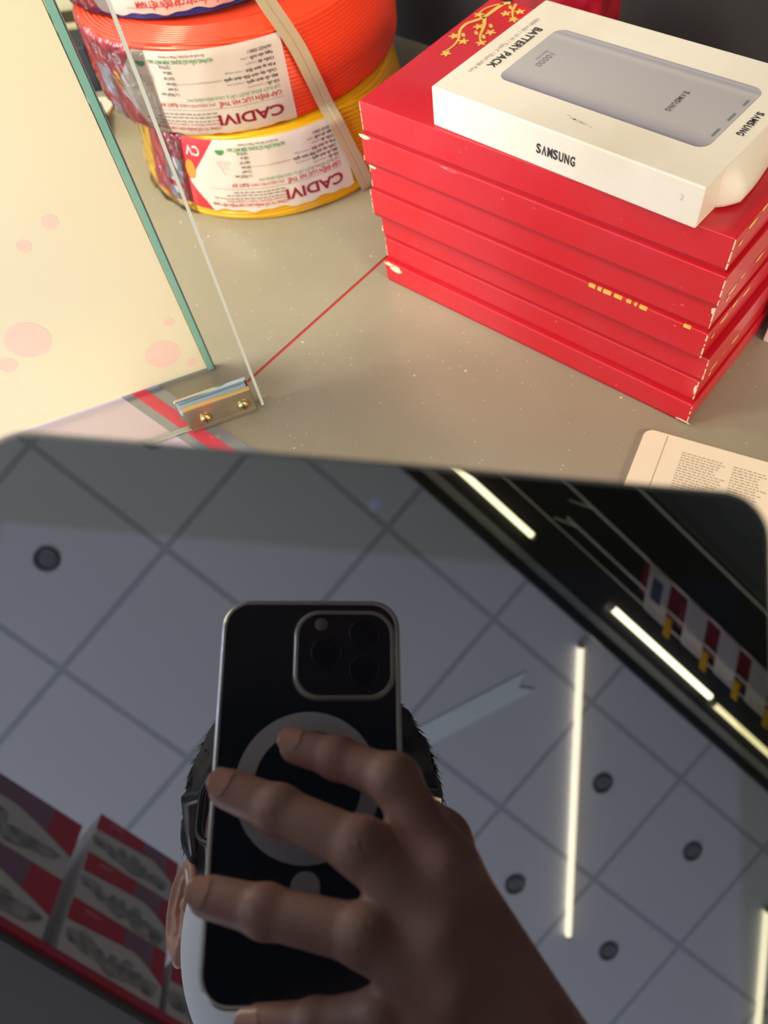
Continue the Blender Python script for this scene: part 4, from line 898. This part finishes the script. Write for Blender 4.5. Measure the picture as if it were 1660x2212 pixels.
organic(body, body_sdf, (-0.25, -0.56, -1.0), (0.48, 0.10, 0.62), 0.011, 0)
toper(body).build('body', m_skin, per)
# clothes
sh_ = MB()
def shirt_sdf(P):
    d = smin(torso(P, 0.010), smin(caps(P, SHR, SHR * 0.25 + ELR * 0.75, 0.062, 0.058), caps(P, SHL, SHL * 0.25 + ELL_ * 0.75, 0.062, 0.058), 0.001), 0.03)
    return np.maximum(d, -0.10 - P[..., 2])
organic(sh_, shirt_sdf, (-0.25, -0.56, -0.14), (0.50, -0.10, 0.50), 0.010)
toper(sh_).build('t_shirt', m_shirt, per, label='dark t-shirt')
tr_ = MB(); organic(tr_, lambda P: np.maximum(np.maximum(smin(legs(P, 0.012), ell(P, (0.165, -0.37, 0.0), (0.158, 0.115, 0.12)), 0.04), P[..., 2] - 0.02), -0.92 - P[..., 2]), (-0.08, -0.56, -0.96), (0.41, -0.18, 0.06), 0.011)
toper(tr_).build('trousers', m_trs, per)
# hair
hr = MB()
def hair_sdf(P):
    n_ = 0.0022 * np.sin(P[..., 0] * 210) * np.sin(P[..., 1] * 160 + 1) + 0.0022 * np.sin(P[..., 2] * 190 + P[..., 0] * 90)
    d = ell(P, (0, -0.036, -0.020), (0.087, 0.096, 0.104)) + n_
    face = ell(P, (0, 0.045, 0.085), (0.064, 0.088, 0.075)); d = np.maximum(d, -face)
    low = P[..., 1] - (0.010 - 0.6 * np.maximum(P[..., 2] + 0.03, 0) + 0.7 * np.maximum(-P[..., 2] - 0.03, 0)); d = np.maximum(d, low)
    return d
organic(hr, hair_sdf, (-0.105, -0.15, -0.145), (0.105, 0.09, 0.11), 0.0035, 0, head_cam)
rnd = random.Random(5)
for k in range(3200):
    a = rnd.uniform(0, 2 * math.pi); el_ = math.asin(rnd.uniform(-0.15, 1)); d = Vector((math.cos(el_) * math.cos(a), -math.sin(el_), math.cos(el_) * math.sin(a)))
    if d.z > 0.45 and d.y > -0.6: continue
    p = Vector((d.x * 0.085, -0.036 + d.y * 0.094, -0.020 + d.z * 0.102)); flow = (Vector((0, 0.9, 0.25)) + Vector((rnd.uniform(-.5, .5), rnd.uniform(-.3, .5), rnd.uniform(-.5, .5)))); flow = (flow - d * flow.dot(d)).normalized()
    L_ = rnd.uniform(0.009, 0.018); q = p + flow * L_ + d * rnd.uniform(0.001, 0.006); s_ = flow.cross(d).normalized() * 0.0006
    hr.add([head_cam(p + s_), head_cam(p - s_), head_cam(p + d * 0.0015), head_cam(q)], [(0, 1, 3), (1, 2, 3), (2, 0, 3), (0, 2, 1)])
toper(hr).build('hair', m_hair, per)
mk = MB()
def mask_sdf(P):
    Q = mir(P)
    d = smin(ell(P, (0, 0.045, 0.026), (0.0735, 0.082, 0.0680)), ell(P, (0, 0.092, 0.050), (0.036, 0.030, 0.030)), 0.025); d = smin(d, caps(P, (0, 0.012, 0.083), (0, 0.050, 0.098), 0.009, 0.013), 0.014)
    d = np.maximum(d, (0.021 + 0.06 * Q[..., 0]) - P[..., 1]); d = np.maximum(d, 0.008 - P[..., 2] + 0.0 * Q[..., 0]); return d
organic(mk, mask_sdf, (-0.082, 0.0, 0.0), (0.082, 0.14, 0.12), 0.0024, 0, head_cam)
for sx in (-1, 1):
    mk.tube([head_cam((sx * 0.064, 0.044, 0.014)), head_cam((sx * 0.076, 0.020, 0.000)), head_cam((sx * 0.083, -0.002, -0.016)), head_cam((sx * 0.082, 0.012, -0.034))], 0.0014, 6)
    mk.tube([head_cam((sx * 0.055, 0.090, 0.010)), head_cam((sx * 0.068, 0.070, -0.010)), head_cam((sx * 0.080, 0.045, -0.030))], 0.0014, 6)
toper(mk).build('face_mask', m_mask, per)
gs_ = MB()
for sx in (-1, 1):
    rr_ = rrect(-0.027, -0.020, 0.027, 0.020, 0.012, 6)
    loop = [head_cam((sx * 0.0365 + x, -0.007 + y, 0.100 - abs(sx * 0.0365 + x) ** 2 * 5.5)) for x, y in rr_]
    gs_.tube(loop + [loop[0]], 0.0022, 8)
    gs_.tube([head_cam((sx * 0.063, -0.016, 0.077)), head_cam((sx * 0.073, -0.018, 0.066)), head_cam((sx * 0.0765, -0.015, 0.030)), head_cam((sx * 0.0785, -0.006, -0.015)), head_cam((sx * 0.080, 0.006, -0.026))], [0.0035, 0.0045, 0.0040, 0.0028, 0.002], 8)
gs_.tube([head_cam((-0.010, -0.008, 0.100)), head_cam((0.0, -0.011, 0.103)), head_cam((0.010, -0.008, 0.100))], 0.0022, 8)
toper(gs_).build('glasses', mat('black_frame', srgb(14, 14, 16), 0.3), per)
# finger nails on the right hand, each lying on the outer side of a fingertip
for k in 'imrp':
    a_ = Vector(HJ[k][0]); b_ = Vector(HJ[k][1]); ax_ = (a_ - b_).normalized(); out_ = (Vector((0, -0.25, 1)) - ax_ * Vector((0, -0.25, 1)).dot(ax_)).normalized(); sd = ax_.cross(out_); R0 = HRAD[k][0]
    def nf(u, v):
        s = (u - 0.5) * 2; t = (v - 0.5) * 2; w_ = math.sqrt(max(0, 1 - abs(s) ** 3)); an = t * w_ * 0.75
        return cam_pt(a_ + ax_ * (0.0012 + s * 0.0050) + (out_ * math.cos(an) + sd * math.sin(an)) * (R0 * (1.035 - 0.02 * s)))
    nb = MB().grid(nf, 12, 10); toper(nb).build('fingernail', mat('nail', srgb(224, 168, 150), 0.25, coat=0.3), per)
